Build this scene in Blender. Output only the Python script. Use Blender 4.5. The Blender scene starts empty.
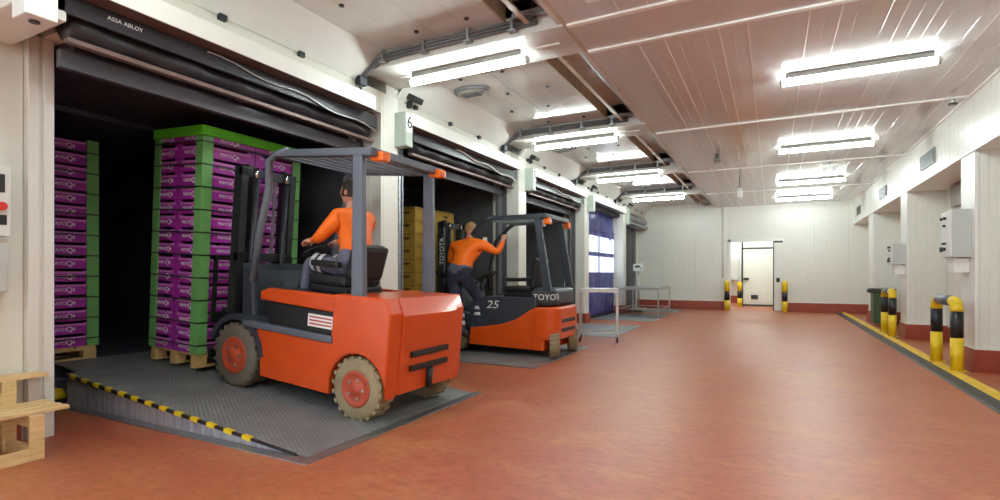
import bpy, bmesh, math, random
from mathutils import Vector, Matrix, noise
random.seed(7)
PI = math.pi
scene = bpy.context.scene
C = scene.collection

# ---------------------------------------------------------------- camera
F_PX, VX, HY, H = 525.0, 772.0, 274.0, 1.25
YAW = math.atan((VX - 500) / F_PX)
cam = bpy.data.cameras.new('camera')
cam.sensor_width = 36.0
cam.lens = F_PX / 1000 * 36.0
cam.shift_y = (HY - 250) / 1000
cam.clip_start = 0.05
cam_o = bpy.data.objects.new('camera', cam)
C.objects.link(cam_o)
cam_o.location = (0, 0, H)
cam_o.rotation_euler = (PI / 2, 0, YAW)
scene.camera = cam_o
# ---------------------------------------------------------------- sky and exposure
world = bpy.data.worlds.new('sky')
scene.world = world
world.use_nodes = True
wb_ = world.node_tree.nodes['Background']
wb_.inputs[0].default_value = (0.72, 0.86, 1.0, 1)
wb_.inputs[1].default_value = 11.0
vs = scene.view_settings
scene.display_settings.display_device = 'sRGB'
vs.view_transform = 'Standard'
vs.look = 'None'
vs.gamma = 1.0
vs.use_curve_mapping = False
vs.exposure = 0.0
TUBE_STRENGTH = 78.0
scene.cycles.max_bounces = 10
scene.cycles.diffuse_bounces = 6
scene.cycles.glossy_bounces = 4
scene.cycles.sample_clamp_indirect = 6.0
scene.cycles.caustics_reflective = False
scene.cycles.caustics_refractive = False

# ---------------------------------------------------------------- materials
def srgb(r, g, b):
    f = lambda v: (v / 255) / 12.92 if v / 255 <= 0.04045 else ((v / 255 + 0.055) / 1.055) ** 2.4
    return (f(r), f(g), f(b))

def mat(name, col, rough=0.5, metal=0.0, var=0.08, scale=6.0, bump=0.0, bscale=60.0, stretch=(1, 1, 1), spec=0.5, emit=0.0, coat=0.0, rvar=0.0):
    m = bpy.data.materials.new(name)
    m.use_nodes = True
    nt = m.node_tree
    p = nt.nodes['Principled BSDF']
    p.inputs['Roughness'].default_value = rough
    p.inputs['Metallic'].default_value = metal
    p.inputs['Specular IOR Level'].default_value = spec
    if coat:
        p.inputs['Coat Weight'].default_value = coat
        p.inputs['Coat Roughness'].default_value = 0.08
    tc = nt.nodes.new('ShaderNodeTexCoord')
    mp = nt.nodes.new('ShaderNodeMapping')
    mp.inputs['Scale'].default_value = stretch
    nt.links.new(tc.outputs['Object'], mp.inputs['Vector'])
    n = nt.nodes.new('ShaderNodeTexNoise')
    n.inputs['Scale'].default_value = scale
    n.inputs['Detail'].default_value = 5
    nt.links.new(mp.outputs[0], n.inputs['Vector'])
    r = nt.nodes.new('ShaderNodeValToRGB')
    r.color_ramp.elements[0].position = 0.3
    r.color_ramp.elements[1].position = 0.7
    r.color_ramp.elements[0].color = tuple(c * (1 - var) for c in col) + (1,)
    r.color_ramp.elements[1].color = tuple(min(1, c * (1 + var)) for c in col) + (1,)
    nt.links.new(n.outputs['Fac'], r.inputs[0])
    nt.links.new(r.outputs[0], p.inputs['Base Color'])
    if rvar:
        mr = nt.nodes.new('ShaderNodeMapRange')
        mr.inputs['To Min'].default_value = max(0.02, rough - rvar)
        mr.inputs['To Max'].default_value = rough + rvar
        nt.links.new(n.outputs['Fac'], mr.inputs['Value'])
        nt.links.new(mr.outputs[0], p.inputs['Roughness'])
    if bump:
        n2 = nt.nodes.new('ShaderNodeTexNoise')
        n2.inputs['Scale'].default_value = bscale
        n2.inputs['Detail'].default_value = 3
        nt.links.new(mp.outputs[0], n2.inputs['Vector'])
        b = nt.nodes.new('ShaderNodeBump')
        b.inputs['Strength'].default_value = bump
        b.inputs['Distance'].default_value = 0.01
        nt.links.new(n2.outputs['Fac'], b.inputs['Height'])
        nt.links.new(b.outputs[0], p.inputs['Normal'])
    if emit:
        p.inputs['Emission Color'].default_value = tuple(col) + (1,)
        p.inputs['Emission Strength'].default_value = emit
    return m

W_PANEL = mat('white_panel', srgb(226, 226, 218), 0.33, var=0.02, bump=0.06, bscale=9)
W_CEIL = mat('ceiling_panel', srgb(214, 212, 212), 0.11, var=0.02, bump=0.02, bscale=3, spec=0.42)
W_DOCK = mat('dock_ceiling_panel', srgb(216, 216, 212), 0.12, var=0.02, bump=0.03, bscale=4)
W_TRIM = mat('white_trim', srgb(236, 236, 232), 0.4, var=0.02)
W_HEAD = mat('header_cream', srgb(200, 197, 186), 0.45, var=0.03)
W_HOOD = mat('hood_white', srgb(226, 226, 220), 0.35, var=0.02)
G_BOX = mat('housing_greygreen', srgb(168, 178, 168), 0.45, var=0.03)
BACKING = mat('roof_backing', srgb(90, 85, 80), 0.8)
SLOT = mat('slot_brown', srgb(188, 172, 152), 0.6, var=0.15)
GALV = mat('galvanized_steel', srgb(160, 165, 170), 0.38, 0.85, var=0.18, scale=14, stretch=(3, 1, 3))
STEEL = mat('stainless_steel', srgb(200, 202, 204), 0.28, 0.95, var=0.06)
D_STEEL = mat('dark_steel', srgb(52, 54, 60), 0.42, 0.5, var=0.1)
CHROME = mat('chrome', srgb(225, 225, 228), 0.12, 1.0, var=0.02)
CONDUIT = mat('conduit_grey', srgb(110, 112, 116), 0.5, 0.3)
BLACK = mat('black_plastic', srgb(22, 22, 24), 0.45)
RUBBER = mat('black_rubber', srgb(20, 20, 22), 0.75, var=0.15)
SHELTER = mat('shelter_black', srgb(66, 66, 74), 0.6, var=0.2)
S_GREY = mat('shelter_grey', srgb(92, 94, 98), 0.5, var=0.15, stretch=(1, 1, 0.15))
TRAILER = mat('trailer_dark', srgb(82, 82, 94), 0.55, var=0.25, scale=2)
ROLL = mat('rolled_curtain', srgb(46, 44, 50), 0.35, var=0.25, bump=0.3, bscale=14, stretch=(4, .6, 4))
H_GREY = mat('header_grey', srgb(88, 86, 94), 0.45, 0.3, var=0.12)
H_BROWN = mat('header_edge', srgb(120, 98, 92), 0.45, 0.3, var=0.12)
TERRA = mat('terracotta_skirting', srgb(152, 68, 50), 0.45, var=0.12, bump=0.1)
YELLOW = mat('yellow_paint', srgb(232, 200, 30), 0.4, var=0.1, bump=0.08)
YLINE = mat('yellow_line', srgb(222, 182, 46), 0.6, var=0.16, scale=12)
BLACKP = mat('black_paint', srgb(28, 28, 32), 0.4, var=0.1)
KERB = mat('kerb_dark', srgb(62, 56, 50), 0.6, var=0.3, scale=14)
ORANGE = mat('orange_paint', srgb(222, 84, 16), 0.32, var=0.06, coat=0.35)
ORANGE2 = mat('orange_paint_second', srgb(208, 76, 20), 0.34, var=0.06, coat=0.3)
F_GREY = mat('forklift_grey', srgb(58, 64, 74), 0.42, 0.2, var=0.06)
F_LGREY = mat('forklift_light_grey', srgb(96, 102, 114), 0.4, 0.1, var=0.06)
SEATM = mat('seat_vinyl', srgb(28, 28, 30), 0.55, bump=0.15, bscale=90)
TYRE = mat('tyre_tan', srgb(150, 134, 104), 0.8, var=0.18, bump=0.2)
TYRE2 = mat('tyre_grey', srgb(104, 96, 84), 0.8, var=0.18, bump=0.2)
RIM = mat('rim_orange', srgb(176, 70, 40), 0.5, var=0.1)
AMBER = mat('amber_lens', srgb(240, 110, 20), 0.25, var=0.03)
LENS = mat('lamp_lens', srgb(220, 222, 226), 0.15, var=0.03)
WHITEP = mat('white_print', srgb(236, 236, 236), 0.5, var=0.01)
DARKP = mat('dark_print', srgb(40, 34, 26), 0.6, var=0.01)
PURPLE = mat('purple_card', srgb(168, 44, 164), 0.42, var=0.18, scale=9)
PURPLE2 = mat('purple_card_light', srgb(204, 120, 196), 0.45, var=0.15, scale=9)
GREEN = mat('green_board', srgb(112, 176, 100), 0.5, var=0.1)
GREENTOP = mat('green_frame', srgb(112, 236, 56), 0.45, var=0.08)
STRAPM = mat('strap_dark', srgb(36, 48, 40), 0.5)
CARTON = mat('carton_ochre', srgb(186, 150, 62), 0.7, var=0.12)
WOOD = mat('pine_wood', srgb(222, 192, 140), 0.6, var=0.14, scale=7, stretch=(6, 0.8, 6), bump=0.15, bscale=20)
PALLETW = mat('pallet_wood', srgb(206, 172, 112), 0.65, var=0.16, scale=7, bump=0.15)
CURTAIN = mat('blue_curtain', srgb(52, 58, 138), 0.32, var=0.10, spec=0.6)
WINLIT = mat('daylight_glow_pane', srgb(225, 236, 255), 0.3, var=0.01, emit=1.0)  # emission stands in for daylight coming through the panes
TUBE = mat('fluorescent_tube', (0.88, 1.0, 0.97), 0.4, var=0.0, emit=TUBE_STRENGTH)
VENTM = mat('vent_grille', srgb(150, 148, 142), 0.5, 0.3)
E_BOX = mat('cabinet_white', srgb(226, 228, 226), 0.4, var=0.02)
E_GREY = mat('cabinet_grey', srgb(192, 196, 194), 0.4, var=0.02)
RED = mat('red_button', srgb(210, 40, 30), 0.35)
BLUEL = mat('blue_label', srgb(40, 80, 170), 0.4)
BINGREEN = mat('bin_green', srgb(62, 88, 62), 0.5, var=0.1)
BINLID = mat('bin_lid', srgb(52, 56, 52), 0.5, var=0.1)
SKIN = mat('skin', srgb(205, 150, 125), 0.5, var=0.05)
HIVIS = mat('hivis_orange', srgb(255, 116, 14), 0.6, var=0.06, bump=0.2, bscale=14)
NAVY = mat('navy_cloth', srgb(46, 50, 72), 0.8, var=0.1, bump=0.3, bscale=14)
GREYCL = mat('grey_cloth', srgb(104, 108, 128), 0.8, var=0.12, bump=0.3, bscale=14)
REFLECT = mat('reflective_band', srgb(206, 208, 214), 0.35, var=0.03)
CAPM = mat('khaki_cap', srgb(150, 118, 74), 0.8, var=0.1)
HAIR = mat('dark_hair', srgb(48, 36, 30), 0.6, var=0.15)
BOOT = mat('boot_leather', srgb(40, 36, 34), 0.6)
EYE = mat('eye_dark', srgb(24, 18, 16), 0.3)
SCREEN = mat('display_panel', srgb(215, 220, 215), 0.3, var=0.02)

def floor_material():
    m = bpy.data.materials.new('red_resin_floor')
    m.use_nodes = True
    nt = m.node_tree; N = nt.nodes; L = nt.links
    p = N['Principled BSDF']
    tc = N.new('ShaderNodeTexCoord')
    def noise_n(scale, detail, st):
        mp = N.new('ShaderNodeMapping'); mp.inputs['Scale'].default_value = st
        mp.inputs['Rotation'].default_value = (0, 0, 0.25)
        L.new(tc.outputs['Object'], mp.inputs['Vector'])
        n = N.new('ShaderNodeTexNoise'); n.inputs['Scale'].default_value = scale
        n.inputs['Detail'].default_value = detail; n.inputs['Roughness'].default_value = 0.62
        L.new(mp.outputs[0], n.inputs['Vector'])
        return n
    a = noise_n(0.55, 4, (1, 1, 1)); b = noise_n(1.6, 9, (1.0, 1.5, 1)); c = noise_n(13, 7, (0.9, 1.4, 1))
    r1 = N.new('ShaderNodeValToRGB')
    r1.color_ramp.elements[0].position = 0.35; r1.color_ramp.elements[1].position = 0.68
    r1.color_ramp.elements[0].color = srgb(170, 86, 64) + (1,)
    r1.color_ramp.elements[1].color = srgb(176, 104, 66) + (1,)
    L.new(a.outputs['Fac'], r1.inputs[0])
    r2 = N.new('ShaderNodeValToRGB')
    r2.color_ramp.elements[0].position = 0.48; r2.color_ramp.elements[1].position = 0.72
    r2.color_ramp.elements[0].color = (0, 0, 0, 1); r2.color_ramp.elements[1].color = (0.6, 0.6, 0.6, 1)
    L.new(b.outputs['Fac'], r2.inputs[0])
    mx = N.new('ShaderNodeMixRGB'); mx.inputs[2].default_value = srgb(196, 138, 92) + (1,)
    L.new(r2.outputs[0], mx.inputs[0]); L.new(r1.outputs[0], mx.inputs[1])
    r3 = N.new('ShaderNodeValToRGB')
    r3.color_ramp.elements[0].position = 0.36; r3.color_ramp.elements[1].position = 0.56
    r3.color_ramp.elements[0].color = (0.74, 0.70, 0.66, 1); r3.color_ramp.elements[1].color = (1, 1, 1, 1)
    L.new(c.outputs['Fac'], r3.inputs[0])
    mu = N.new('ShaderNodeMixRGB'); mu.blend_type = 'MULTIPLY'; mu.inputs[0].default_value = 0.8
    L.new(mx.outputs[0], mu.inputs[1]); L.new(r3.outputs[0], mu.inputs[2])
    L.new(mu.outputs[0], p.inputs['Base Color'])
    mr = N.new('ShaderNodeMapRange'); mr.inputs['To Min'].default_value = 0.30; mr.inputs['To Max'].default_value = 0.55
    L.new(b.outputs['Fac'], mr.inputs['Value']); L.new(mr.outputs[0], p.inputs['Roughness'])
    bp = N.new('ShaderNodeBump'); bp.inputs['Strength'].default_value = 0.12; bp.inputs['Distance'].default_value = 0.01
    L.new(c.outputs['Fac'], bp.inputs['Height']); L.new(bp.outputs[0], p.inputs['Normal'])
    return m
FLOOR = floor_material()

def tread_material():
    m = mat('tread_plate', srgb(138, 142, 144), 0.45, 0.3, var=0.18, scale=3)
    nt = m.node_tree; N = nt.nodes; L = nt.links
    p = N['Principled BSDF']
    tc = N.new('ShaderNodeTexCoord')
    ck = N.new('ShaderNodeTexVoronoi'); ck.inputs['Scale'].default_value = 22
    mp = N.new('ShaderNodeMapping'); mp.inputs['Rotation'].default_value = (0, 0, PI / 4)
    mp.inputs['Scale'].default_value = (1, 1.8, 1)
    L.new(tc.outputs['Object'], mp.inputs['Vector']); L.new(mp.outputs[0], ck.inputs['Vector'])
    ck.inputs['Randomness'].default_value = 0.0
    bp = N.new('ShaderNodeBump'); bp.inputs['Strength'].default_value = 0.9; bp.inputs['Distance'].default_value = 0.012
    L.new(ck.outputs['Distance'], bp.inputs['Height']); L.new(bp.outputs[0], p.inputs['Normal'])
    return m
SKIRT = mat('leveler_skirt', srgb(168, 168, 178), 0.5, 0.2, var=0.3, scale=8, stretch=(4, 4, .4))
TREAD = tread_material()

# ---------------------------------------------------------------- mesh helpers
class MB:
    def __init__(self):
        self.bm = bmesh.new()
    def box(self, x0, x1, y0, y1, z0, z1, bev=0.0):
        b = self.bm
        vs_ = [b.verts.new((x, y, z)) for x in (x0, x1) for y in (y0, y1) for z in (z0, z1)]
        fs = [b.faces.new([vs_[i] for i in q]) for q in ((0, 1, 3, 2), (4, 6, 7, 5), (0, 4, 5, 1), (2, 3, 7, 6), (0, 2, 6, 4), (1, 5, 7, 3))]
        if bev:
            es = list({e for f in fs for e in f.edges})
            bmesh.ops.bevel(b, geom=es, offset=bev, segments=2, affect='EDGES', profile=0.6)
        return self
    def cyl(self, p, q, r, seg=12, r2=None, cap=True):
        p, q = Vector(p), Vector(q)
        r2 = r if r2 is None else r2
        d = (q - p).normalized()
        u = d.orthogonal().normalized(); w = d.cross(u)
        b = self.bm
        A, B_ = [], []
        for i in range(seg):
            a = 2 * PI * i / seg
            o = u * math.cos(a) + w * math.sin(a)
            A.append(b.verts.new(p + o * r)); B_.append(b.verts.new(q + o * r2))
        for i in range(seg):
            j = (i + 1) % seg
            f = b.faces.new((A[i], A[j], B_[j], B_[i])); f.smooth = True
        if cap:
            b.faces.new(list(reversed(A))); b.faces.new(B_)
        return self
    def tube(self, pts, r, seg=8, radii=None):
        pts = [Vector(p) for p in pts]
        b = self.bm
        rings = []
        n = len(pts)
        u = None
        for i, p in enumerate(pts):
            d = (pts[min(i + 1, n - 1)] - pts[max(i - 1, 0)]).normalized()
            if u is None:
                u = d.orthogonal().normalized()
            else:
                u = (u - d * u.dot(d)).normalized()
            w = d.cross(u)
            rr = radii[i] if radii else r
            rings.append([b.verts.new(p + (u * math.cos(2 * PI * k / seg) + w * math.sin(2 * PI * k / seg)) * rr) for k in range(seg)])
        for i in range(n - 1):
            for k in range(seg):
                f = b.faces.new((rings[i][k], rings[i][(k + 1) % seg], rings[i + 1][(k + 1) % seg], rings[i + 1][k]))
                f.smooth = True
        b.faces.new(list(reversed(rings[0]))); b.faces.new(rings[-1])
        return self
    def prism(self, poly, axis, lo, hi, bev=0.0, seg=2):
        """poly of (a, b): axis 'x' -> (y, z), 'y' -> (x, z), 'z' -> (x, y)"""
        def P(a, b_, t):
            return {'x': (t, a, b_), 'y': (a, t, b_), 'z': (a, b_, t)}[axis]
        b = self.bm
        A = [b.verts.new(P(p[0], p[1], lo)) for p in poly]
        D = [b.verts.new(P(p[0], p[1], hi)) for p in poly]
        n = len(poly)
        fs = [b.faces.new(A), b.faces.new(D[::-1])]
        for i in range(n):
            fs.append(b.faces.new((A[i], D[i], D[(i + 1) % n], A[(i + 1) % n])))
        bmesh.ops.recalc_face_normals(b, faces=fs)
        if bev:
            es = list(set(fs[0].edges) | set(fs[1].edges))
            bmesh.ops.bevel(b, geom=es, offset=bev, segments=seg, affect='EDGES', profile=0.5)
        return self
    def lathe(self, prof, c, axis='z', seg=24):
        """prof of (r, t) along axis through c"""
        b = self.bm
        c = Vector(c)
        rings = []
        for r, t in prof:
            ring = []
            for k in range(seg):
                a = 2 * PI * k / seg
                ca, sa = r * math.cos(a), r * math.sin(a)
                o = {'z': (ca, sa, t), 'y': (ca, t, sa), 'x': (t, ca, sa)}[axis]
                ring.append(b.verts.new(c + Vector(o)))
            rings.append(ring)
        fs = []
        for i in range(len(prof) - 1):
            for k in range(seg):
                f = b.faces.new((rings[i][k], rings[i][(k + 1) % seg], rings[i + 1][(k + 1) % seg], rings[i + 1][k]))
                f.smooth = True
                fs.append(f)
        fs.append(b.faces.new(rings[0][::-1])); fs.append(b.faces.new(rings[-1]))
        bmesh.ops.recalc_face_normals(b, faces=fs)
        return self
    def ribbed(self, w, h, t=0.02, pitch=0.125, g=0.012, depth=0.006):
        """panel in XZ: x 0..w, z 0..h, front at y=0 facing -y, body to y=t; vertical grooves"""
        pts = [(0.0, 0.0)]
        n = max(1, round(w / pitch))
        for i in range(1, n):
            x = w * i / n
            pts += [(x - g / 2, 0.0), (x - g / 4, depth), (x + g / 4, depth), (x + g / 2, 0.0)]
        pts += [(w, 0.0), (w, t), (0.0, t)]
        return self.prism(pts, 'z', 0, h)
    def xf(self, m):
        bmesh.ops.transform(self.bm, matrix=m, verts=self.bm.verts)
        return self
    def mesh(self, name, m, smooth=False):
        me = bpy.data.meshes.new(name)
        bmesh.ops.recalc_face_normals(self.bm, faces=self.bm.faces)
        if smooth:
            for f in self.bm.faces:
                f.smooth = True
        self.bm.to_mesh(me); self.bm.free()
        if m:
            me.materials.append(m)
        return me
    def build(self, name, m, parent=None, world=False, smooth=False):
        if parent is not None and world:
            mt = Matrix.LocRotScale(parent.location, parent.rotation_euler, None)
            self.xf(mt.inverted())
        return put(name, self.mesh(name, m, smooth), parent)

def put(name, me, parent=None, loc=(0, 0, 0), rot=(0, 0, 0)):
    o = bpy.data.objects.new(name, me)
    C.objects.link(o)
    o.parent = parent
    o.location = loc
    o.rotation_euler = rot
    return o

def tag(o, label, cat=None, group=None, kind=None):
    o['label'] = label
    if cat: o['category'] = cat
    if group: o['group'] = group
    if kind: o['kind'] = kind
    return o

def thing(name, label, cat, loc=(0, 0, 0), rot=(0, 0, 0), group=None):
    o = bpy.data.objects.new(name, None)
    C.objects.link(o)
    o.empty_display_size = 0.2
    o.location = loc; o.rotation_euler = rot
    return tag(o, label, cat, group)

def setting(name, label, cat):
    o = bpy.data.objects.new(name, None)
    C.objects.link(o)
    return tag(o, label, cat, kind='structure')

def struct(name, mb, m, label, cat):
    o = mb.build(name, m)
    return tag(o, label, cat, kind='structure')

def text_mesh(s, size, depth=0.002, align='CENTER', shear=0.0):
    cu = bpy.data.curves.new('lettering', 'FONT')
    cu.body = s; cu.size = size; cu.extrude = depth
    cu.align_x = align; cu.align_y = 'CENTER'; cu.shear = shear
    cu.resolution_u = 3
    o = bpy.data.objects.new('lettering_tmp', cu)
    C.objects.link(o)
    bpy.context.view_layer.update()
    me = bpy.data.meshes.new_from_object(o.evaluated_get(bpy.context.evaluated_depsgraph_get()))
    bpy.data.objects.remove(o)
    return me

def lettering(name, s, size, m, parent, loc, rot, shear=0.0, sx=1.0):
    me = text_mesh(s, size, shear=shear)
    me.materials.clear(); me.materials.append(m)
    o = put(name, me, parent, loc, rot)
    o.scale = (sx, 1, 1)
    return o
ROT_MY = (PI / 2, 0, 0)            # text facing -Y, reading towards +X
ROT_PX = (PI / 2, 0, PI / 2)       # text facing +X, reading towards +Y
ROT_MX = (PI / 2, 0, -PI / 2)      # text facing -X, reading towards -Y

ZC = 3.58          # main ceiling
XW, XC, XJ = -4.5, -4.2, -4.95
XR, XRB = 2.3, 2.9
YF, YB = 19.9, -6.0
DOORS = [(1.83, 4.96), (5.72, 8.85), (9.62, 12.74), (13.42, 16.66), (17.25, 19.75)]
BEAMS = [(-6.0, -5.5), (-2.55, -1.9), (1.05, 1.7), (4.65, 5.3), (8.25, 8.9), (12.0, 12.65), (15.65, 16.3)]
# ================================================================ FLOOR
fl = MB()
fl.box(-6.35, 3.2, YB, YF, -0.12, 0)
struct('floor', fl, FLOOR, 'worn red-brown resin floor of the loading hall', 'floor')
# ================================================================ CEILING
ceil = setting('ceiling', 'white panelled ceiling with cross beams and raised dock pockets', 'ceiling')
YS = [YB, -1.9, 1.7, 4.65, 5.3, 8.9, 12.65, 16.3, YF]
for i in range(len(YS) - 1):
    y0, y1 = YS[i] + 0.004, YS[i + 1] - 0.004
    b = MB()
    b.ribbed(0.2495, y1 - y0, 0.04, 0.123, 0.005, 0.0015)
    # panel front (-y) must face down: rotate so z->y, y->z
    b.xf(Matrix(((1, 0, 0, 0), (0, 0, 1, 0), (0, 1, 0, 0), (0, 0, 0, 1))))
    me = b.mesh('ceiling_plank', W_CEIL)
    for k in range(16):
        put('panel', me, ceil, (-1.7 + k * 0.25, y0, ZC + random.uniform(0, 0.001)))
for i in range(2, len(YS) - 1):
    if YS[i + 1] - YS[i] < 1:
        continue
    me = MB().box(-.004, .004, YS[i] + .03, YS[i + 1] - .03, -.003, .002).mesh('seam_strip', W_TRIM)
    for k in range(1, 16):
        if k % 3 != 1:
            put('seam_strip', me, ceil, (-1.7 + k * .25, 0, ZC))
for y in (1.7, 4.65, 5.3, 8.9, 12.65, 16.3):
    MB().box(-1.7, 2.29, y - 0.028, y + 0.028, ZC - 0.022, ZC + 0.0, 0.004).build('batten', W_TRIM, ceil)
MB().box(-5.2, 3.2, YB - 0.1, YF + 0.2, 4.3, 4.4).build('roof_deck', BACKING, ceil)
MB().box(-1.7, 3.0, YB, YF, ZC + 0.045, ZC + 0.1).build('insulation', BACKING, ceil)
MB().box(-1.74, -1.70, YB, YF, ZC - 0.0, 4.3).build('slot_side', SLOT, ceil)
# beams (boxes flush with the main ceiling) and dock pockets between them
for y0, y1 in BEAMS:
    b = MB()
    b.box(-4.2, -1.745, y0, y1, ZC, 3.78)
    b.build('beam', W_DOCK, ceil)
    MB().box(-3.9, -1.9, (y0 + y1) / 2 - 0.012, (y0 + y1) / 2 + 0.012, ZC - 0.012, ZC).build('batten', W_TRIM, ceil)
for i in range(len(BEAMS)):
    y0 = BEAMS[i][1] + 0.003
    y1 = (BEAMS[i + 1][0] if i + 1 < len(BEAMS) else YF) - 0.003
    for k in range(4):          # flat panels of the pocket, seams along Y
        xa, xb = -3.9 + k * 0.39, -3.9 + (k + 1) * 0.39 - 0.004
        MB().box(xa, xb, y0, y1, 3.75, 3.80).build('dock_panel', W_DOCK, ceil)
    b = MB()
    b.prism([(-4.2, 3.46), (-3.9, 3.75), (-3.9, 3.80), (-4.24, 3.48)], 'y', y0, y1)
    b.build('sloped_panel', W_DOCK, ceil)
    MB().box(-2.34, -1.745, y0, y1, 3.93, 3.96).build('slot_cover', SLOT, ceil)
    MB().box(-1.80, -1.742, y0, y1, 3.60, 3.76).build('slot_edge', W_DOCK, ceil)
    MB().box(-2.36, -2.34, y0, y1, 3.74, 4.3).build('slot_side', SLOT, ceil)
    # rails in the open slot
    MB().box(-2.12, -2.10, y0, y1, 3.66, 3.72).box(-2.10, -2.07, y0, y1, 3.66, 3.672).build('rail', SLOT, ceil)
    MB().box(-1.98, -1.80, y0, y1, 3.80, 3.84).box(-1.98, -1.96, y0, y1, 3.84, 3.92).build('rail', GALV, ceil)
    n = 0
    yy = y0 + 0.45
    while yy < y1 - 0.2:        # bolts in two rows
        for x in (-3.55, -2.95) if n % 2 == 0 else (-3.25, -2.65):
            b = MB(); b.cyl((x, yy, 3.735), (x, yy, 3.75), 0.024, 8)
            b.build('bolt', D_STEEL, ceil)
        yy += 0.75; n += 1
    yy = y0 + 0.35
    while yy < y1:
        MB().box(-4.215, -4.165, yy - 0.035, yy + 0.035, 3.425, 3.475, 0.006).build('bracket', D_STEEL, ceil)
        yy += 0.85
    for yy in (y0 + 0.05, y1 - 0.12):
        MB().box(-2.22, -1.75, yy, yy + 0.05, 3.70, 3.75).build('hanger', GALV, ceil)
# ================================================================ FAR WALL
wf = setting('wall_far', 'white ribbed panel wall at the far end of the hall', 'wall')
def far_panels(x0, x1, z0, z1, n):
    w = (x1 - x0) / n
    me = MB().ribbed(w - 0.004, z1 - z0, 0.06, 0.11, 0.008, 0.0025).mesh('far_panel', W_PANEL)
    for k in range(n):
        put('panel', me, wf, (x0 + k * w + 0.002, YF, z0))
far_panels(-4.7, -1.30, 0, ZC + .2, 3)
far_panels(-1.30, 0.30, 2.38, ZC + .02, 2)
far_panels(0.30, 3.1, 0, ZC + .02, 3)
MB().box(-4.8, -1.3, YF + .06, YF + .12, 0, 4.3).box(.3, 3.2, YF + .06, YF + .12, 0, 4.3).box(-1.3, .3, YF + .06, YF + .12, 2.38, 4.3).build('insulated_core', W_PANEL, wf)
bs = setting('baseboard_far', 'terracotta skirting under the far white wall', 'baseboard')
def skirt(parent, x0, x1, y0, y1, h=0.30):
    MB().box(x0, x1, y0, y1, 0, h, 0.012).build('skirting', TERRA, parent)
skirt(bs, -4.5, -1.32, YF - 0.05, YF)
skirt(bs, 0.34, 3.0, YF - 0.05, YF)
MB().box(-4.5, -1.32, YF - 0.012, YF, .30, .325).box(.46, 2.9, YF - 0.012, YF, .30, .325).build('top_bead', W_TRIM, bs)
# doorway
d6 = setting('door_6', 'white doorway to the next room in the far wall', 'door')
b = MB()
b.box(-1.36, -1.28, YF - 0.03, YF + 0.13, 0, 2.44).box(-1.36, 0.36, YF - 0.03, YF + 0.13, 2.36, 2.44)
b.build('frame', W_TRIM, d6)
MB().box(0.06, 0.32, YF - 0.06, YF + 0.10, 0.02, 2.36, 0.008).build('jamb_panel', W_HOOD, d6)
MB().box(0.03, 0.06, YF - 0.065, YF + 0.10, 0.02, 2.36).box(.06, .32, YF - .066, YF - .06, 2.30, 2.36).build('seal', D_STEEL, d6)
MB().box(0.13, 0.23, YF - 0.11, YF - 0.06, 0.98, 1.12, 0.01).build('handle', BLACK, d6)
# room behind the doorway
nr = setting('wall_next_room', 'bright white room seen through the far doorway', 'wall')
MB().box(-3.0, 2.0, 25.0, 25.1, 0, 3.2).build('panel', W_PANEL, nr)
MB().box(-3.1, -3.0, YF + .13, 25.1, 0, 3.2).build('panel', W_PANEL, nr)
MB().box(2.0, 2.1, YF + .13, 25.1, 0, 3.2).build('panel', W_PANEL, nr)
MB().box(-3.1, 2.1, YF + .13, 25.1, 3.2, 3.3).build('panel', W_PANEL, nr)
MB().box(-3.1, 2.1, YF, 25.1, -0.12, 0).build('resin_floor', FLOOR, nr)
MB().box(-3.0, 2.0, 24.95, 25.0, 0, 0.3).build('skirting', TERRA, nr)
b = MB(); b.box(-2.0, -1.25, 24.3, 24.95, 1.0, 1.9, 0.02)
cab = b.build('wall_cabinet', E_BOX); tag(cab, 'pale wall unit visible through the far doorway', 'cabinet')
d7 = setting('door_7', 'white insulated inner door standing past the far doorway', 'door')
MB().box(-1.0, 0.32, 22.5, 22.6, 0.06, 2.22, 0.01).build('leaf', W_HOOD, d7)
MB().box(-1.06, -1.0, 22.48, 22.62, 0, 2.5).box(-1.06, .4, 22.48, 22.62, 2.22, 2.27).build('frame', D_STEEL, d7)
MB().box(-1.0, 0.4, 22.49, 22.61, 2.27, 2.62).build('top_panel', W_HOOD, d7)
MB().box(-1.0, 0.32, 22.47, 22.5, 0.02, 0.08).build('bottom_seal', D_STEEL, d7)
MB().box(-0.98, -0.80, 22.40, 22.5, 1.02, 1.10, 0.01).build('handle', BLACK, d7)
MB().box(-0.72, -0.48, 22.47, 22.5, 0.28, 0.44, 0.008).build('kick_vent', D_STEEL, d7)
tag(MB().cyl((-1.52, YF - 0.03, 1.10), (-1.52, YF - 0.03, ZC), 0.022, 8).box(-1.57, -1.47, YF - .07, YF, 1.02, 1.14).build('cable_drop', W_TRIM), 'thin white cable pipe running down the far wall by the doorway', 'pipe')
# ================================================================ RIGHT WALL
wr = setting('wall_right', 'white panel wall with recessed bays on the right', 'wall')
PIERS = [(8.74, 9.3), (12.54, 13.1), (16.36, 17.05)]
def ribbed_at(parent, p0, p1, z0, z1, mt=W_PANEL, pitch=0.11, n=1, name='panel'):
    """vertical ribbed panels from p0 to p1 (xy); front is to the right-hand side when walking p0->p1"""
    p0, p1 = Vector((p0[0], p0[1], 0)), Vector((p1[0], p1[1], 0))
    L = (p1 - p0).length
    a = math.atan2(p1.y - p0.y, p1.x - p0.x)
    w = L / n
    me = MB().ribbed(w - 0.004, z1 - z0, 0.04, pitch, 0.011, 0.005).mesh('ribbed_panel', mt)
    for k in range(n):
        q = p0 + (p1 - p0) * (k / n)
        put(name, me, parent, (q.x, q.y, z0), (0, 0, a))
ribbed_at(wr, (XR, YF), (XR, 5.5), 2.84, ZC + .02, n=14, pitch=0.2)
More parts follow.
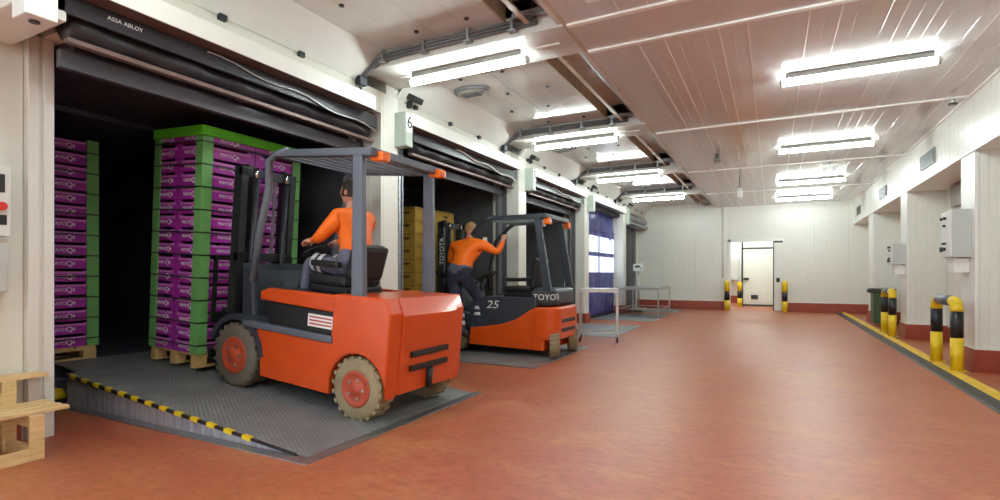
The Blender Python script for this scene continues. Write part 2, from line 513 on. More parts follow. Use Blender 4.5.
MB().box(XR + .04, XRB + .1, 5.5, YF, 2.84, ZC + .02).build('header', W_PANEL, wr)
MB().box(XR + .0, XRB, 5.5, YF, 2.825, 2.84).build('soffit', W_TRIM, wr)
MB().box(XR - .012, XR + .0, 5.5, YF, 2.825, 2.87).build('edge_trim', W_TRIM, wr)
MB().box(XR - .03, XR, YB, YF, ZC - .03, ZC).build('cornice', W_TRIM, wr)
for y0, y1 in PIERS:
    MB().box(XR + .04, XRB, y0 + .04, y1, 0, 2.84).build('pier_core', W_PANEL, wr)
    ribbed_at(wr, (XR + .043, y0), (XRB, y0), 0, 2.84, pitch=.1)
    MB().box(XR, XR + .04, y0, y1, 0, 2.825, 0.004).build('pier_face', W_TRIM, wr)
ribbed_at(wr, (XRB, YF), (XRB, 5.5), 0, 2.84, n=14)
MB().box(XRB + .04, XRB + .2, 5.5, YF, 0, 2.84).build('insulated_core', W_PANEL, wr)
MB().box(XR, XRB + .2, YB, 5.5, 0, ZC + .02).build('insulated_core', W_PANEL, wr)
for y0, y1 in ((9.9, 11.9), (13.5, 15.6), (5.8, 8.2)):
    MB().box(XRB - .10, XRB, y0, y1, 2.42, 2.80, 0.01).build('roller_housing', VENTM, wr)
br = setting('baseboard_right', 'terracotta skirting round the bases of the right-hand bays', 'baseboard')
for y0, y1 in PIERS:
    b = MB()
    b.prism([(XR - .055, 0), (XR - .012, .29), (XRB, .29), (XRB, 0)], 'y', y0 - .05, y1 + .03)
    b.build('skirting', TERRA, br)
    MB().box(XR - .014, XRB, y0 - .052, y1 + .032, .29, .305).build('top_bead', W_TRIM, br)
skirt(br, XRB - .05, XRB, 5.5, YF, .27)
# vents
for k, (y0, y1, lab) in enumerate(((10.55, 11.45, 'grey louvred vent above the nearest full bay of the right wall'), (14.5, 15.4, 'grey louvred vent, middle one of the three on the right wall'), (18.4, 19.1, 'small grey louvred vent nearest the far corner'))):
    v = thing('wall_vent', lab, 'vent', (XR, (y0 + y1) / 2, 3.14), group='vents along the right wall')
    MB().box(XR - .02, XR - .001, y0, y1, 3.02, 3.27, .004).build('frame', VENTM, v, True)
    for j in range(6):
        MB().box(XR - .03, XR - .02, y0 + .03, y1 - .03, 3.045 + j * .037, 3.065 + j * .037).build('slat', D_STEEL, v, True)
# ================================================================ LEFT WALL
wl = setting('wall_left', 'white dock wall with piers between loading doors', 'wall')
MB().box(-4.55, XC - .006, 1.5, YF, 3.20, 3.46).build('header', W_HEAD, wl)
MB().box(-4.75, -4.3, 1.95, YF, 3.05, 3.20).build('header_back', SHELTER, wl)
MB().box(-5.2, -4.55, 1.95, YF, 3.05, 4.3).build('upper_wall', W_PANEL, wl)
for (y0, y1) in ((4.98, 5.3), (8.87, 9.2), (12.76, 13.1), (16.62, 16.98)):
    ribbed_at(wl, (XW, y0), (XC, y0), 0, 3.46, W_PANEL, .15)
    MB().box(XW, XC, y0 + .04, y1, 0, 3.46, .004).build('pier', W_PANEL, wl)
    y2 = {5.3: 5.62, 9.2: 9.52, 13.1: 13.32, 16.98: 17.15}[y1]
    MB().box(XW - .25, XW, y0 + .0, y2, 0, 3.2, .004).build('wall_panel', W_PANEL, wl)
    MB().box(XW - .25, XC - .02, y0 + .12, y2, 3.46, 3.75).build('pier_top', W_PANEL, wl)
ribbed_at(wl, (-5.0, -0.2), (-5.0, 1.86), 0, 4.2, W_PANEL, .17, n=2)
MB().box(-5.2, -5.04, -.2, 1.95, 0, 4.3).build('wall_panel', W_PANEL, wl)
MB().box(-5.2, -5.0, -3.4, -.2, 3.2, 4.3).build('wall_panel', W_PANEL, wl)
MB().box(-5.2, -5.0, YB, -3.4, 0, 4.3).build('wall_panel', W_PANEL, wl)
MB().box(-4.8, -4.5, 19.77, YF, 0, 3.46).build('wall_panel', W_PANEL, wl)
bl = setting('baseboard_left', 'terracotta skirting along the dock wall', 'baseboard')
skirt(bl, -5.0, -4.97, -.2, 1.84, .25)
for (y0, y1) in ((5.0, 5.6), (8.9, 9.5), (12.8, 13.38), (16.65, 17.3)):
    skirt(bl, XW, XC + .03, y0 - .05, y0 + .35, .25)
wb = setting('wall_back', 'white panel wall behind the viewpoint', 'wall')
MB().box(-5.2, 3.0, YB - .1, YB, 0, 4.3).build('panel', W_PANEL, wb)
# ================================================================ DOCK DOORS
DOORLAB = ['nearest loading door, open, with dark rolled curtain under its hood', 'open loading door numbered 6 behind the parked forklift', 'open dark loading door numbered 5 beside the blue curtain door', 'loading door closed by a blue curtain with clear panes', 'farthest loading door with grey curtain and round roller hood']
def make_door(i):
    y0, y1 = DOORS[i]
    d = setting('door_%d' % (i + 1), DOORLAB[i], 'door')
    xh = -4.03
    ba, bb = (y0 - .33, y0 - .16) if i == 0 else (y0 - .49, y0 - .35)
    # hood: white front plate with an underside tinted brown for the floor's reflection
    MB().box(xh - .012, xh, bb, y1 - .28, 3.13, 3.285, .004).box(XC, xh - .012, bb, y1 - .28, 3.27, 3.285).box(XC, xh - .012, y1 - .295, y1 - .28, 3.14, 3.27).build('hood', W_HOOD, d)
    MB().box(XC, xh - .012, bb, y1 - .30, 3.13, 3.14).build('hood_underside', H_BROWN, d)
    MB().box(XC, xh + .01, ba, bb, 2.84, 3.27, .012).build('housing_box', G_BOX if i else W_HOOD, d)
    if i == 0:
        MB().cyl((-4.12, (ba + bb) / 2, 2.83), (-4.12, (ba + bb) / 2, 2.85), .03, 10).build('cable_gland', D_STEEL, d)
        MB().box(-5.0, XC, ba, bb + .12, 2.94, 3.27, .01).build('housing_back', W_HOOD, d)
    if i in (1, 2):
        MB().box(xh + .01, xh + .014, ba + .012, bb - .012, 3.02, 3.25).build('number_plate', WHITEP, d)
        lettering('lettering', '65'[i - 1], .22, BLACKP, d, (xh + .015, (ba + bb) / 2, 3.135), ROT_PX)
    if i < 3:
        b = MB(); b.box(-4.23, -4.20, y0 - .1, y1 - .05, 3.00, 3.14, .006); b.build('roll_cover', ROLL, d)
        b = MB()
        n = 24
        b.tube([(-4.40, y0 + .03 + (y1 - y0 - .08) * k / n, 2.99 + .012 * math.sin(k * 2.1)) for k in range(n + 1)], .11, 12,
               [.105 + .018 * math.sin(k * 1.3 + i) for k in range(n + 1)])
        b.build('rolled_curtain', ROLL, d, smooth=True)
        MB().box(-4.36, -4.30, y0 + .01, y1, 2.85, 2.885, .004).build('bottom_bar', H_BROWN, d)
        MB().box(-4.56, -4.50, y0 + .05, y1 + .02, 2.73, 2.86, .004).build('header_band', H_GREY, d)
        L = y1 - y0
        pts = [(-4.185, y0 + L * t, 3.10 - .22 * (t - .25) ** 1.3 + .02 * math.sin(t * 23)) for t in [(.3 + .68 * k / 18) for k in range(19)]]
        MB().tube(pts, .009 if i == 0 else .014, 6).build('loose_cable', WHITEP if i else STEEL, d)
    # guides
    gx = XJ if i == 0 else XW
    if i == 0:
        b = MB()
        b.box(-5.06, -4.93, 1.86, 1.93, 0, 3.05, .004).box(-5.0, -4.95, 1.93, 1.955, 0, 3.05).box(-5.06, -4.93, 1.955, 2.02, 0, 3.05, .004)
        b.build('guide', W_HOOD, d)
        MB().box(-5.04, -4.95, 2.02, 2.03, 0, 2.9).build('guide_seal', BLUEL, d)
    else:
        b = MB()
        b.box(XW - .02, XW + .06, y0 - .1, y0 - .055, 0, 2.94, .003).box(XW - .02, XW + .03, y0 - .05, y0 - .02, 0, 2.94).box(XW - .02, XW + .06, y0 - .02, y0, 0, 2.94, .003)
        b.build('guide', GALV, d)
    b = MB()
    if i == 3:
        b.box(XW - .05, XW + .06, y1 - .02, y1 + .04, 0, 3.0, .003).build('guide', W_HOOD, d)
        return d
    b.box(XW - .05, XW + .06, y1 - .03, y1 + .01, 0, 3.0, .003).box(XW - .06, XW + .0, y1 - .22, y1 - .19, 0, 2.75, .003).box(XW - .08, XW - .02, y1 - .19, y1 - .04, 0, 2.75)
    b.build('guide', S_GREY, d)
    return d
DO = [make_door(i) for i in range(4)]
# blue curtain
y0, y1 = DOORS[3]
d4 = DO[3]
def curtain(ya, yb, za, zb, x, ny, nz, amp, m, nm='curtain'):
    b = MB()
    g = []
    for j in range(nz + 1):
        row = []
        for k in range(ny + 1):
            y = ya + (yb - ya) * k / ny; z = za + (zb - za) * j / nz
            a = amp * (1.6 if z > 2.25 else 0.7)
            row.append(b.bm.verts.new((x + a * noise.noise((y * 1.4, z * 2.6, 3.1)) + a * .5 * noise.noise((y * 4, z * 3, 8)), y, z)))
        g.append(row)
    fs = []
    for j in range(nz):
        for k in range(ny):
            f = b.bm.faces.new((g[j][k], g[j][k + 1], g[j + 1][k + 1], g[j + 1][k])); f.smooth = True
            fs.append(f)
    r = bmesh.ops.extrude_face_region(b.bm, geom=fs)
    bmesh.ops.translate(b.bm, vec=(-.012, 0, 0), verts=[v for v in r['geom'] if isinstance(v, bmesh.types.BMVert)])
    return b.build(nm, m, d4)
cu = curtain(y0 + .02, y1 - .05, .06, 3.14, XW - .01, 44, 44, .05, CURTAIN)
cu['label'] = 'creased blue plastic curtain'
for (a, b2) in ((y0 + .15, y0 + 1.42), (y0 + 1.55, y1 - .12)):
    for (za, zb) in ((1.30, 1.76), (1.88, 2.34)):
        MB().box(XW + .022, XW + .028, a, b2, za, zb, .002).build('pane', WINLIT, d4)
for z in (.5, 1.1, 2.5):
    MB().box(XW + .02, XW + .03, y0 + .02, y1 - .05, z, z + .03).build('stiffener', CURTAIN, d4)
MB().box(XW - .05, XW + .04, y0 + .02, y1 - .05, .015, .08, .01).build('bottom_bar', BLACK, d4)
# far grey door
y0, y1 = DOORS[4]
d5 = setting('door_5', DOORLAB[4], 'door')
MB().box(-4.5, -4.10, y0 - .3, y0 - .1, 2.85, 3.40, .012).build('housing_box', G_BOX, d5)
b = MB(); b.cyl((-4.3, y0 - .1, 3.16), (-4.3, y1 + .1, 3.16), .17, 20); b.build('roller_hood', GALV, d5)
b = MB(); b.box(-4.5, -4.1, y0 - .1, y1 + .1, 2.9, 2.98); b.build('hood_lip', GALV, d5)
for k in range(9):
    w = (y1 - y0) / 9
    b = MB(); b.box(XW - .04 + .015 * (k % 2), XW - .028 + .015 * (k % 2), y0 + k * w - .02, y0 + (k + 1) * w, .05, 2.95)
    b.build('strip', S_GREY, d5)
MB().box(XW - .02, XW + .06, y0 - .1, y0 - .02, 0, 2.85, .003).build('guide', GALV, d5)
# lettering on the near roll cover
lettering('lettering', 'ASSA ABLOY', .042, WHITEP, DO[0], (-4.197, 2.15, 3.075), ROT_PX)

# ================================================================ DOCK SHELTERS AND TRAILERS
SHL = ['black dock shelter tunnel behind the nearest loading door', 'black dock shelter tunnel behind the door numbered 6', 'dark dock shelter tunnel behind the door numbered 5', 'dark dock shelter behind the blue curtain door', 'dark dock shelter behind the farthest grey door']
for i, (y0, y1) in enumerate(DOORS):
    s = thing('dock_shelter', SHL[i], 'dock shelter', (-5.5, (y0 + y1) / 2, 0), group='dock shelters')
    xa = -5.07 if i == 0 else -4.76
    MB().box(-6.36, xa, y0 - .02 if i else 1.95, (y0 if i else 1.97) + .03, 0, 3.05).build('side_curtain', SHELTER, s, True)
    MB().box(-6.36, -4.76, y1 + .03, y1 + .07, 0, 3.05).build('side_curtain', S_GREY if i in (1, 2) else SHELTER, s, True)
    MB().box(-6.36, -4.72, y0 - .02 if i else 2.06, y1 + .07, 2.95, 3.04).build('head_curtain', SHELTER, s, True)
    if i > 1:
        MB().box(-6.36, -6.3, y0 + .03, y1 + .03, 0, 2.95).build('back_panel', SHELTER, s, True)
def trailer(label, y0, y1, z0):
    t = thing('truck_trailer', label, 'trailer', (-9.4, (y0 + y1) / 2, 0), group='docked trailers')
    MB().box(-12.4, -6.52, y0, y1, z0 - .18, z0).build('floor', TRAILER, t, True)
    MB().box(-12.4, -6.38, y0 - .05, y0, z0 - .18, 2.9).build('side_wall', TRAILER, t, True)
    MB().box(-12.4, -6.38, y1, y1 + .05, z0 - .18, 2.9).build('side_wall', TRAILER, t, True)
    MB().box(-12.4, -6.38, y0 - .05, y1 + .05, 2.9, 2.96).build('roof', TRAILER, t, True)
    MB().box(-12.46, -12.4, y0 - .05, y1 + .05, z0 - .18, 2.96).build('front_wall', TRAILER, t, True)
    MB().box(-6.46, -6.38, y0 - .05, y1 + .05, z0 - .28, z0 - .18).build('rear_sill', GALV, t, True)
trailer('dark trailer interior loaded through the nearest door', 1.72, 5.0, .33)
trailer('dark trailer interior docked at the door numbered 6', 5.85, 9.0, .33)
# unseen dark enclosure, added to keep sky light out past the tunnels
for i in range(4):
    ya, yb = DOORS[i][1] + .08, DOORS[i + 1][0] - .03
    MB().box(-6.5, -6.3, ya, yb, 0, 3.1).build('outer_wall', SHELTER, wl)
MB().box(-12.9, -5.06, 1.30, 1.40, -.2, 3.3).build('outer_wall', SHELTER, wl)
MB().box(-12.9, -12.8, 1.30, 20.3, -.2, 3.3).build('outer_wall', SHELTER, wl)
MB().box(-12.9, -5.06, 20.2, 20.3, -.2, 3.3).build('outer_wall', SHELTER, wl)
MB().box(-12.9, -4.56, 1.30, 20.3, 3.10, 3.25).build('outer_roof', SHELTER, wl)
MB().box(-12.9, -6.34, 1.30, 20.3, -.3, -.2).build('light_block_ground', SHELTER, wl)

# ================================================================ DOCK LEVELLERS
def leveller_flat(label, y0, y1):
    L = thing('dock_leveler', label, 'dock leveler', (-4.4, (y0 + y1) / 2, 0), group='dock levelers')
    MB().box(-6.2, -2.86, y0 + .07, y1 - .07, .0, .008, .002).build('deck', TREAD, L, True)
    b = MB()
    b.box(-2.86, -2.77, y0, y1, 0, .010).box(-6.2, -2.86, y0, y0 + .06, 0, .010).box(-6.2, -2.86, y1 - .06, y1, 0, .010)
    b.build('frame', GALV, L, True)
leveller_flat('flush grey dock leveler plate under the parked forklift', 6.35, 8.70)
leveller_flat('flush grey dock leveler plate in front of the door numbered 5', 10.2, 12.70)
leveller_flat('flush grey dock leveler plate in front of the blue curtain door', 14.05, 16.45)
leveller_flat('flush grey dock leveler plate in front of the farthest door', 17.6, 19.4)
RX0, RX1, RZ1 = -2.80, -6.0, .30
def ramp_z(x):
    return .012 + (RZ1 - .012) * (RX0 - x) / (RX0 - RX1)
L1 = thing('dock_leveler', 'raised sloping dock leveler with tread plate under the moving forklift', 'dock leveler', (-4.4, 3.64, 0), group='dock levelers')
LY0, LY1 = 2.54, 4.74
b = MB(); b.prism([(RX0, .0), (RX0, .012), (RX1, RZ1), (RX1, RZ1 - .02)], 'y', LY0 + .02, LY1)
b.build('deck', TREAD, L1, True)
b = MB(); b.prism([(RX1, RZ1 - .02), (RX1, RZ1), (-6.5, .345), (-6.5, .332)], 'y', LY0 + .12, LY1 - .1)
b.build('lip', TREAD, L1, True)
b = MB(); b.prism([(-3.05, .0), (-3.05, .012), (RX1, RZ1 - .045), (RX1, 0)], 'y', LY0 + .02, LY0 + .035)
b.build('side_skirt', SKIRT, L1, True)
b = MB(); b.prism([(-3.05, .0), (-3.05, .012), (RX1, RZ1 - .045), (RX1, 0)], 'y', LY1 - .035, LY1 - .02)
b.build('side_skirt', SKIRT, L1, True)
b = MB(); b.prism([(RX1 - .0, 0), (RX1, .28), (RX1 + .02, .28), (RX1 + .02, 0)], 'y', LY0 + .04, LY1 - .04)
b.build('end_skirt', D_STEEL, L1, True)
b = MB(); b.prism([(-2.9, .006), (-2.9, .020), (RX1, RZ1 + .002), (RX1, RZ1 - .035)], 'y', LY0, LY0 + .02)
b.build('edge_strip', BLACKP, L1, True)
for k in range(13):
    xa = -3.35 - k * .205
    za, zb = ramp_z(xa), ramp_z(xa - .10)
    b = MB(); b.prism([(xa, za - .024), (xa, za + .004), (xa - .09, zb + .004), (xa - .09, zb - .024)], 'y', LY0 - .004, LY0 + .03)
    b.build('hazard_stripe', YELLOW, L1, True)
b = MB()
b.box(-2.80, -2.70, LY0 - .08, LY1 + .06, 0, .008).box(-6.1, -2.80, LY0 - .08, LY0 - .0, 0, .008)
b.build('frame', GALV, L1, True)
# rear dock edge and bumper seen left of the leveller
tag(MB().box(-6.36, -6.12, 2.06, 2.5, .16, .30, .01).build('dock_edge', SKIRT), 'pale steel dock sill between the door post and raised leveler', 'sill')
bp = thing('dock_bumper', 'yellow rubber stop on the floor between the door post and leveler', 'bumper', (-6.15, 2.5, 0))
MB().box(-6.24, -6.06, 2.30, 2.62, 0, .05, .01).build('base', RUBBER, bp, True)
b = MB(); b.lathe([(.09, 0), (.085, .05), (.06, .085), (.02, .10)], (-6.15, 2.52, .05), 'z', 16); b.build('cap', YELLOW, bp, True)
b = MB(); b.lathe([(.06, 0), (.055, .04), (.03, .06)], (-6.15, 2.36, .05), 'z', 16); b.build('cap', YELLOW, bp, True)

# ================================================================ LIGHTS
def ceiling_light(label, x0, x1, y, group):
    t = thing('ceiling_light', label, 'light', (x0, y, ZC - .16), group=group)
    MB().box(x0 + .06, x1 - .06, y - .055, y + .055, ZC - .06, ZC, .006).build('housing', VENTM, t, True)
    b = MB(); b.cyl((x0 + .03, y, ZC - .095), (x1 - .03, y, ZC - .095), .036, 14); b.build('diffuser', TUBE, t, True)
    for xa, xb in ((x0, x0 + .03), (x1 - .03, x1)):
        b = MB(); b.cyl((xa, y, ZC - .095), (xb, y, ZC - .095), .039, 14); b.build('end_cap', E_GREY, t, True)
for y, lab in ((7.0, 'long fluorescent light on the right ceiling, nearest in view'), (10.9, 'second fluorescent light along the right ceiling row'), (14.8, 'third fluorescent light along the right ceiling row'), (17.95, 'fluorescent light of the right row closest to the far wall')):
    ceiling_light(lab, .08, 1.57, y, 'right ceiling lights')
for y in (3.2, -.6, -4.4):
    ceiling_light('fluorescent light of the right row, %s one behind the viewpoint' % {3.2: 'first', -.6: 'second', -4.4: 'last'}[y], .08, 1.57, y, 'right ceiling lights')
for y, lab in ((4.98, 'fluorescent light on the dock beam nearest the door numbered 6'), (8.60, 'fluorescent light on the second dock beam'), (12.36, 'fluorescent light on the third dock beam near the blue curtain'), (16.05, 'fluorescent light on the dock beam closest to the far wall')):
    ceiling_light(lab, -3.77, -2.25, y, 'dock beam lights')
for y in (1.4, -2.2):
    ceiling_light('fluorescent light on the %s dock beam behind the viewpoint' % ('nearer' if y > 0 else 'remote'), -3.77, -2.25, y, 'dock beam lights')
nrl = thing('ceiling_light', 'unseen ceiling light added to brighten the room past the far doorway', 'light', (-.6, 22.0, 3.05), group='next room light')  # out-of-view fixtures, added to brighten the next room
for k, yy in enumerate((21.2, 24.0)):
    MB().box(-2.2, .8, yy - .06, yy + .06, 3.15, 3.2).build('housing', W_TRIM, nrl, True)
    b = MB(); b.cyl((-2.15, yy, 3.12), (.75, yy, 3.12), .03, 12); b.build('diffuser', TUBE, nrl, True)

# ================================================================ CONDUITS
for k, (y0, lab) in enumerate(((4.65, 'grey conduit run clipped along the nearest dock beam'), (8.25, 'grey conduit run clipped along the second dock beam'), (12.0, 'grey conduit run clipped along the third dock beam'), (15.65, 'grey conduit run clipped along the farthest dock beam'))):
    t = thing('cable_conduit', lab, 'conduit', (-3.0, y0, 3.64), group='conduits on the dock beams')
    for j in range(3):
        dz, yy = -.018 + .03 * j, y0 - .03 - .005 * j
        MB().tube([(-4.17, yy - .03, 3.36 + dz), (-4.15, yy - .03, 3.48 + dz), (-4.02, yy, 3.60 + dz), (-3.88, yy, 3.66 + dz), (-3.6, yy, 3.67 + dz), (-2.0, yy, 3.67 + dz)], .016, 8).build('pipe', CONDUIT, t, True)
    for x in (-3.85, -3.3, -2.75, -2.25):
        MB().box(x - .015, x + .015, y0 - .07, y0, 3.63, 3.745).box(x - .04, x + .04, y0 - .08, y0 - .01, 3.61, 3.63).build('clamp', GALV, t, True)
    MB().box(-4.2, -4.12, y0 - .12, y0 + .0, 3.40, 3.50, .01).build('junction_box', D_STEEL, t, True)
# small ceiling fittings
for (x, y, lab) in ((-3.62, 6.15, 'large oval bulkhead lamp nearest the viewer on the dock ceiling'), (-3.66, 9.8, 'second oval bulkhead lamp farther along the dock ceiling')):
    t = thing('bulkhead_lamp', lab, 'lamp', (x, y, 3.75), group='bulkhead lamps')
    b = MB(); b.lathe([(.27, 0), (.265, -.03), (.24, -.045)], (0, 0, 0), 'z', 24); b.xf(Matrix.Diagonal((1.0, .62, 1, 1))); b.build('rim', CONDUIT, t)
    b = MB(); b.lathe([(.235, -.03), (.21, -.055), (.12, -.07), (.02, -.074)], (0, 0, 0), 'z', 24); b.xf(Matrix.Diagonal((1.0, .60, 1, 1))); b.build('lens', VENTM, t)
    for s in (-.05, 0, .05):
        MB().box(-.13, .13, s - .006, s + .006, -.082, -.07).build('guard_bar', CONDUIT, t)
for (y, lab) in ((5.50, 'small black floodlight beside the pier by the door numbered 6'), (9.35, 'small black floodlight on the second pier'), (13.25, 'small black floodlight on the third pier'), (17.15, 'small black floodlight on the farthest pier')):
    t = thing('flood_light', lab, 'lamp', (-4.19, y, 3.40), group='floodlights on the piers')
    MB().box(-4.20, -4.14, y - .02, y + .02, 3.40, 3.52).build('bracket', D_STEEL, t, True)
    b = MB(); b.box(-.06, .06, -.10, .10, -.04, .04, .01); b.xf(Matrix.Translation((-4.08, y, 3.50)) @ Matrix.Rotation(.5, 4, 'Y')); b.build('head', BLACK, t, True)
t = thing('emergency_light', 'white emergency light hanging from the ceiling between the right lights', 'light', (1.05, 12.72, 3.45))
MB().box(.93, 1.17, 12.66, 12.78, 3.36, 3.50, .01).build('case', E_BOX, t, True)
MB().cyl((1.05, 12.72, 3.50), (1.05, 12.72, ZC), .012, 6).build('stem', CONDUIT, t, True)
for x in (.96, 1.14):
    b = MB(); b.cyl((x, 12.68, 3.40), (x, 12.60, 3.36), .04, 12); b.build('spot', LENS, t, True)
t = thing('ceiling_sensor', 'white cylindrical sensor hanging from the middle of the ceiling', 'sensor', (-.70, 14.0, 3.2))
MB().cyl((-.70, 14.0, 3.32), (-.70, 14.0, ZC), .012, 6).build('stem', CONDUIT, t, True)
b = MB(); b.lathe([(.05, 0), (.06, .03), (.06, .22), (.03, .27)], (-.70, 14.0, 3.08), 'z', 16); b.build('body', E_BOX, t, True)
tag(MB().box(-1.38, -.98, 4.06, 4.26, ZC - .06, ZC, .02).build('ceiling_lamp', W_TRIM), 'flat white ceiling lamp near the beam at the top edge', 'lamp')
t = thing('sprinkler_head', 'small steel sprinkler by the right cornice', 'sprinkler', (2.12, 8.9, 3.5))
MB().cyl((2.12, 8.9, 3.50), (2.12, 8.9, ZC - .02), .02, 8).build('pipe', STEEL, t, True)
MB().cyl((2.12, 8.9, 3.485), (2.12, 8.9, 3.50), .05, 10).build('deflector', D_STEEL, t, True)
t = thing('flood_sensor', 'small grey detector under the ceiling left of the long sensor', 'sensor', (-.95, 11.0, 3.45))
MB().cyl((-.95, 11.0, 3.48), (-.95, 11.0, ZC), .04, 10).build('base', CONDUIT, t, True)
MB().cyl((-.95, 11.0, 3.43), (-.95, 11.0, 3.48), .06, 12, .07).build('dome', VENTM, t, True)

# ================================================================ KERB, BOLLARDS, BIN, CABINETS
k1 = thing('floor_kerb', 'dark kerb strip with worn yellow line along the right bays', 'kerb', (1.95, 12, 0))
b = MB(); b.prism([(1.80, 0), (1.82, .018), (1.955, .022), (1.955, 0)], 'y', 4.0, YF - .05); b.build('dark_strip', KERB, k1, True)
b = MB(); b.prism([(1.955, 0), (1.955, .024), (2.09, .028), (2.10, 0)], 'y', 4.0, YF - .05); b.build('yellow_line', YLINE, k1, True)
def hoop(label, xa, ya, xb, yb, h, r):
    t = thing('hoop_bollard', label, 'bollard', ((xa + xb) / 2, (ya + yb) / 2, .026), group='yellow and black hoop bollards')
    A, B_ = Vector((xa, ya, 0)), Vector((xb, yb, 0))
    d = (B_ - A).normalized(); R = .13
    up = Vector((0, 0, 1))
    for P in (A, B_):
        MB().box(P.x - .095, P.x + .095, P.y - .095, P.y + .095, .026, .038, .002).build('foot_plate', YLINE, t, True)
        MB().cyl(P + up * .034, P + up * h * .46, r, 18).build('lower_sleeve', YELLOW, t, True)
        MB().cyl(P + up * h * .46, P + up * (h * .80), r, 18).build('black_band', BLACKP, t, True)
    for P, s in ((A, 1), (B_, -1)):
        pts = [P + up * h * .80] + [P + d * s * R * (1 - math.cos(a)) + up * (h - R - r + R * math.sin(a)) for a in [PI / 2 * k / 7 for k in range(8)]]
        MB().tube(pts, r, 18).build('elbow', YELLOW, t, True)
    MB().cyl(A + d * R + up * (h - r), B_ - d * R + up * (h - r), r, 18).build('top_bar', F_LGREY, t, True)
hoop('large yellow and black hoop bollard, nearer one by the right wall', 2.07, 8.53, 2.05, 9.36, .97, .068)
hoop('yellow and black hoop bollard farther along, in front of the green bin', 2.10, 12.70, 2.12, 13.62, .97, .068)
def post(label, x, y, h, r=.085):
    t = thing('post_bollard', label, 'bollard', (x, y, 0), group='posts by the far doorway')
    MB().cyl((0, 0, 0), (0, 0, h * .34), r, 16).build('lower_sleeve', YELLOW, t)
    MB().cyl((0, 0, h * .34), (0, 0, h * .64), r, 16).build('black_band', BLACKP, t)
    b = MB(); b.lathe([(r, h * .64), (r, h * .95), (r * .8, h * .985), (r * .3, h)], (0, 0, 0), 'z', 16); b.build('top_sleeve', YELLOW, t)
post('yellow and black post left of the far doorway', -1.38, 19.70, 1.02)
post('yellow and black post right of the far doorway', .37, 19.62, 1.02)
post('yellow and black post inside the far doorway by the inner door', -1.10, 22.15, .95)
gb = thing('wheelie_bin', 'dark green wheeled bin behind the farther hoop bollard', 'bin', (2.52, 15.6, 0))
b = MB()
b.prism([(-.19, .06), (.19, .06), (.23, .80), (-.23, .80)], 'x', -.2, .2, .01); b.build('body', BINGREEN, gb)
b = MB(); b.box(-.26, .24, -.27, .27, .80, .90, .03); b.build('lid', BINLID, gb)
MB().cyl((-.24, -.2, .84), (-.24, .2, .84), .05, 10).build('handle', BINLID, gb)
for s in (-1, 1):
    MB().cyl((.18, s * .2, .09), (.18, s * .25, .09), .09, 14).build('wheel', RUBBER, gb)
gb.location = (2.36, 15.5, 0)
def cabinet(label, y0, y1, z0, z1, big):
    t = thing('control_cabinet', label, 'cabinet', (XR, (y0 + y1) / 2, z0), group='cabinets on the right piers')
    xf_ = XR - .22
    MB().box(xf_ + .02, XR - .001, y0, y1, z0, z1, .006).build('body', E_GREY, t, True)
    dr = MB().box(xf_, xf_ + .02, y0 + .005, y1 - .005, z0 + .01, z1 - .01, .004).build('door', E_BOX, t, True)
    h = z1 - z0; w = y1 - y0
    for fy, fz, r in ((.80, .84, .018), (.45, .84, .018), (.50, .68, .016), (.45, .30, .014), (.62, .30, .014), (.80, .18, .034), (.50, .18, .022)):
        o = MB().cyl((xf_ - .03, y0 + w * fy, z0 + h * fz), (xf_, y0 + w * fy, z0 + h * fz), r, 10).build('knob', BLACK, t, True)
    MB().box(XR - .16, XR - .001, y0 + w * .2, y1 - w * .1, z0 - .20, z0 - .01, .006).build('trunking', W_TRIM, t, True)
cabinet('large white electrical cabinet with black knobs on the nearest right pier', 8.86, 9.28, 1.47, 2.10, True)
cabinet('smaller white switch cabinet on the second right pier', 12.66, 12.98, 1.44, 1.84, False)
# left control boxes
t = thing('door_controller', 'white door controller with red button at the left edge', 'controller', (-4.97, 1.60, 1.5))
MB().box(-4.99, -4.86, 1.42, 1.735, 1.52, 2.02, .008).build('case', E_BOX, t, True)
MB().box(-4.862, -4.85, 1.56, 1.70, 1.83, 1.96, .004).build('display', BLACK, t, True)
MB().cyl((-4.87, 1.675, 1.73), (-4.82, 1.675, 1.73), .03, 14).build('button', RED, t, True)
MB().box(-4.862, -4.85, 1.64, 1.71, 1.60, 1.67, .004).build('switch', BLACK, t, True)
t = thing('junction_box', 'grey junction box with blue label below the door controller', 'junction box', (-4.97, 1.60, 1.1))
MB().box(-4.99, -4.88, 1.42, 1.725, 1.12, 1.47, .008).build('case', E_GREY, t, True)
MB().box(-4.882, -4.876, 1.50, 1.66, 1.20, 1.34, .002).build('label_plate', BLUEL, t, True)

# ================================================================ WOODEN STEP
st = thing('wooden_step', 'two-tier pine wood step stool at the left edge', 'step stool', (-4.65, 1.35, 0))
for k in range(4):
    xa = -4.785 + k * .100
    MB().box(xa, xa + .066, .85, 1.90, .300, .325, .004).build('slat', WOOD, st, True)
for k in range(2):
    xa = -4.965 + k * .094
    MB().box(xa, xa + .082, .85, 1.93, .49, .515, .004).build('slat', WOOD, st, True)
for y in (1.00, 1.66):
    MB().box(-4.40, -4.375, y, y + .08, 0, .30, .003).build('leg', WOOD, st, True)
    MB().box(-4.805, -4.785, y, y + .08, 0, .49, .003).build('leg', WOOD, st, True)
    MB().box(-4.96, -4.94, y, y + .08, 0, .49, .003).build('leg', WOOD, st, True)
    MB().box(-4.93, -4.40, y + .01, y + .035, .22, .30, .003).build('bearer', WOOD, st, True)
    MB().box(-4.94, -4.805, y + .01, y + .035, .41, .49, .003).build('bearer', WOOD, st, True)
    MB().box(-4.90, -4.40, y + .02, y + .045, 0, .09, .003).build('bearer', WOOD, st, True)
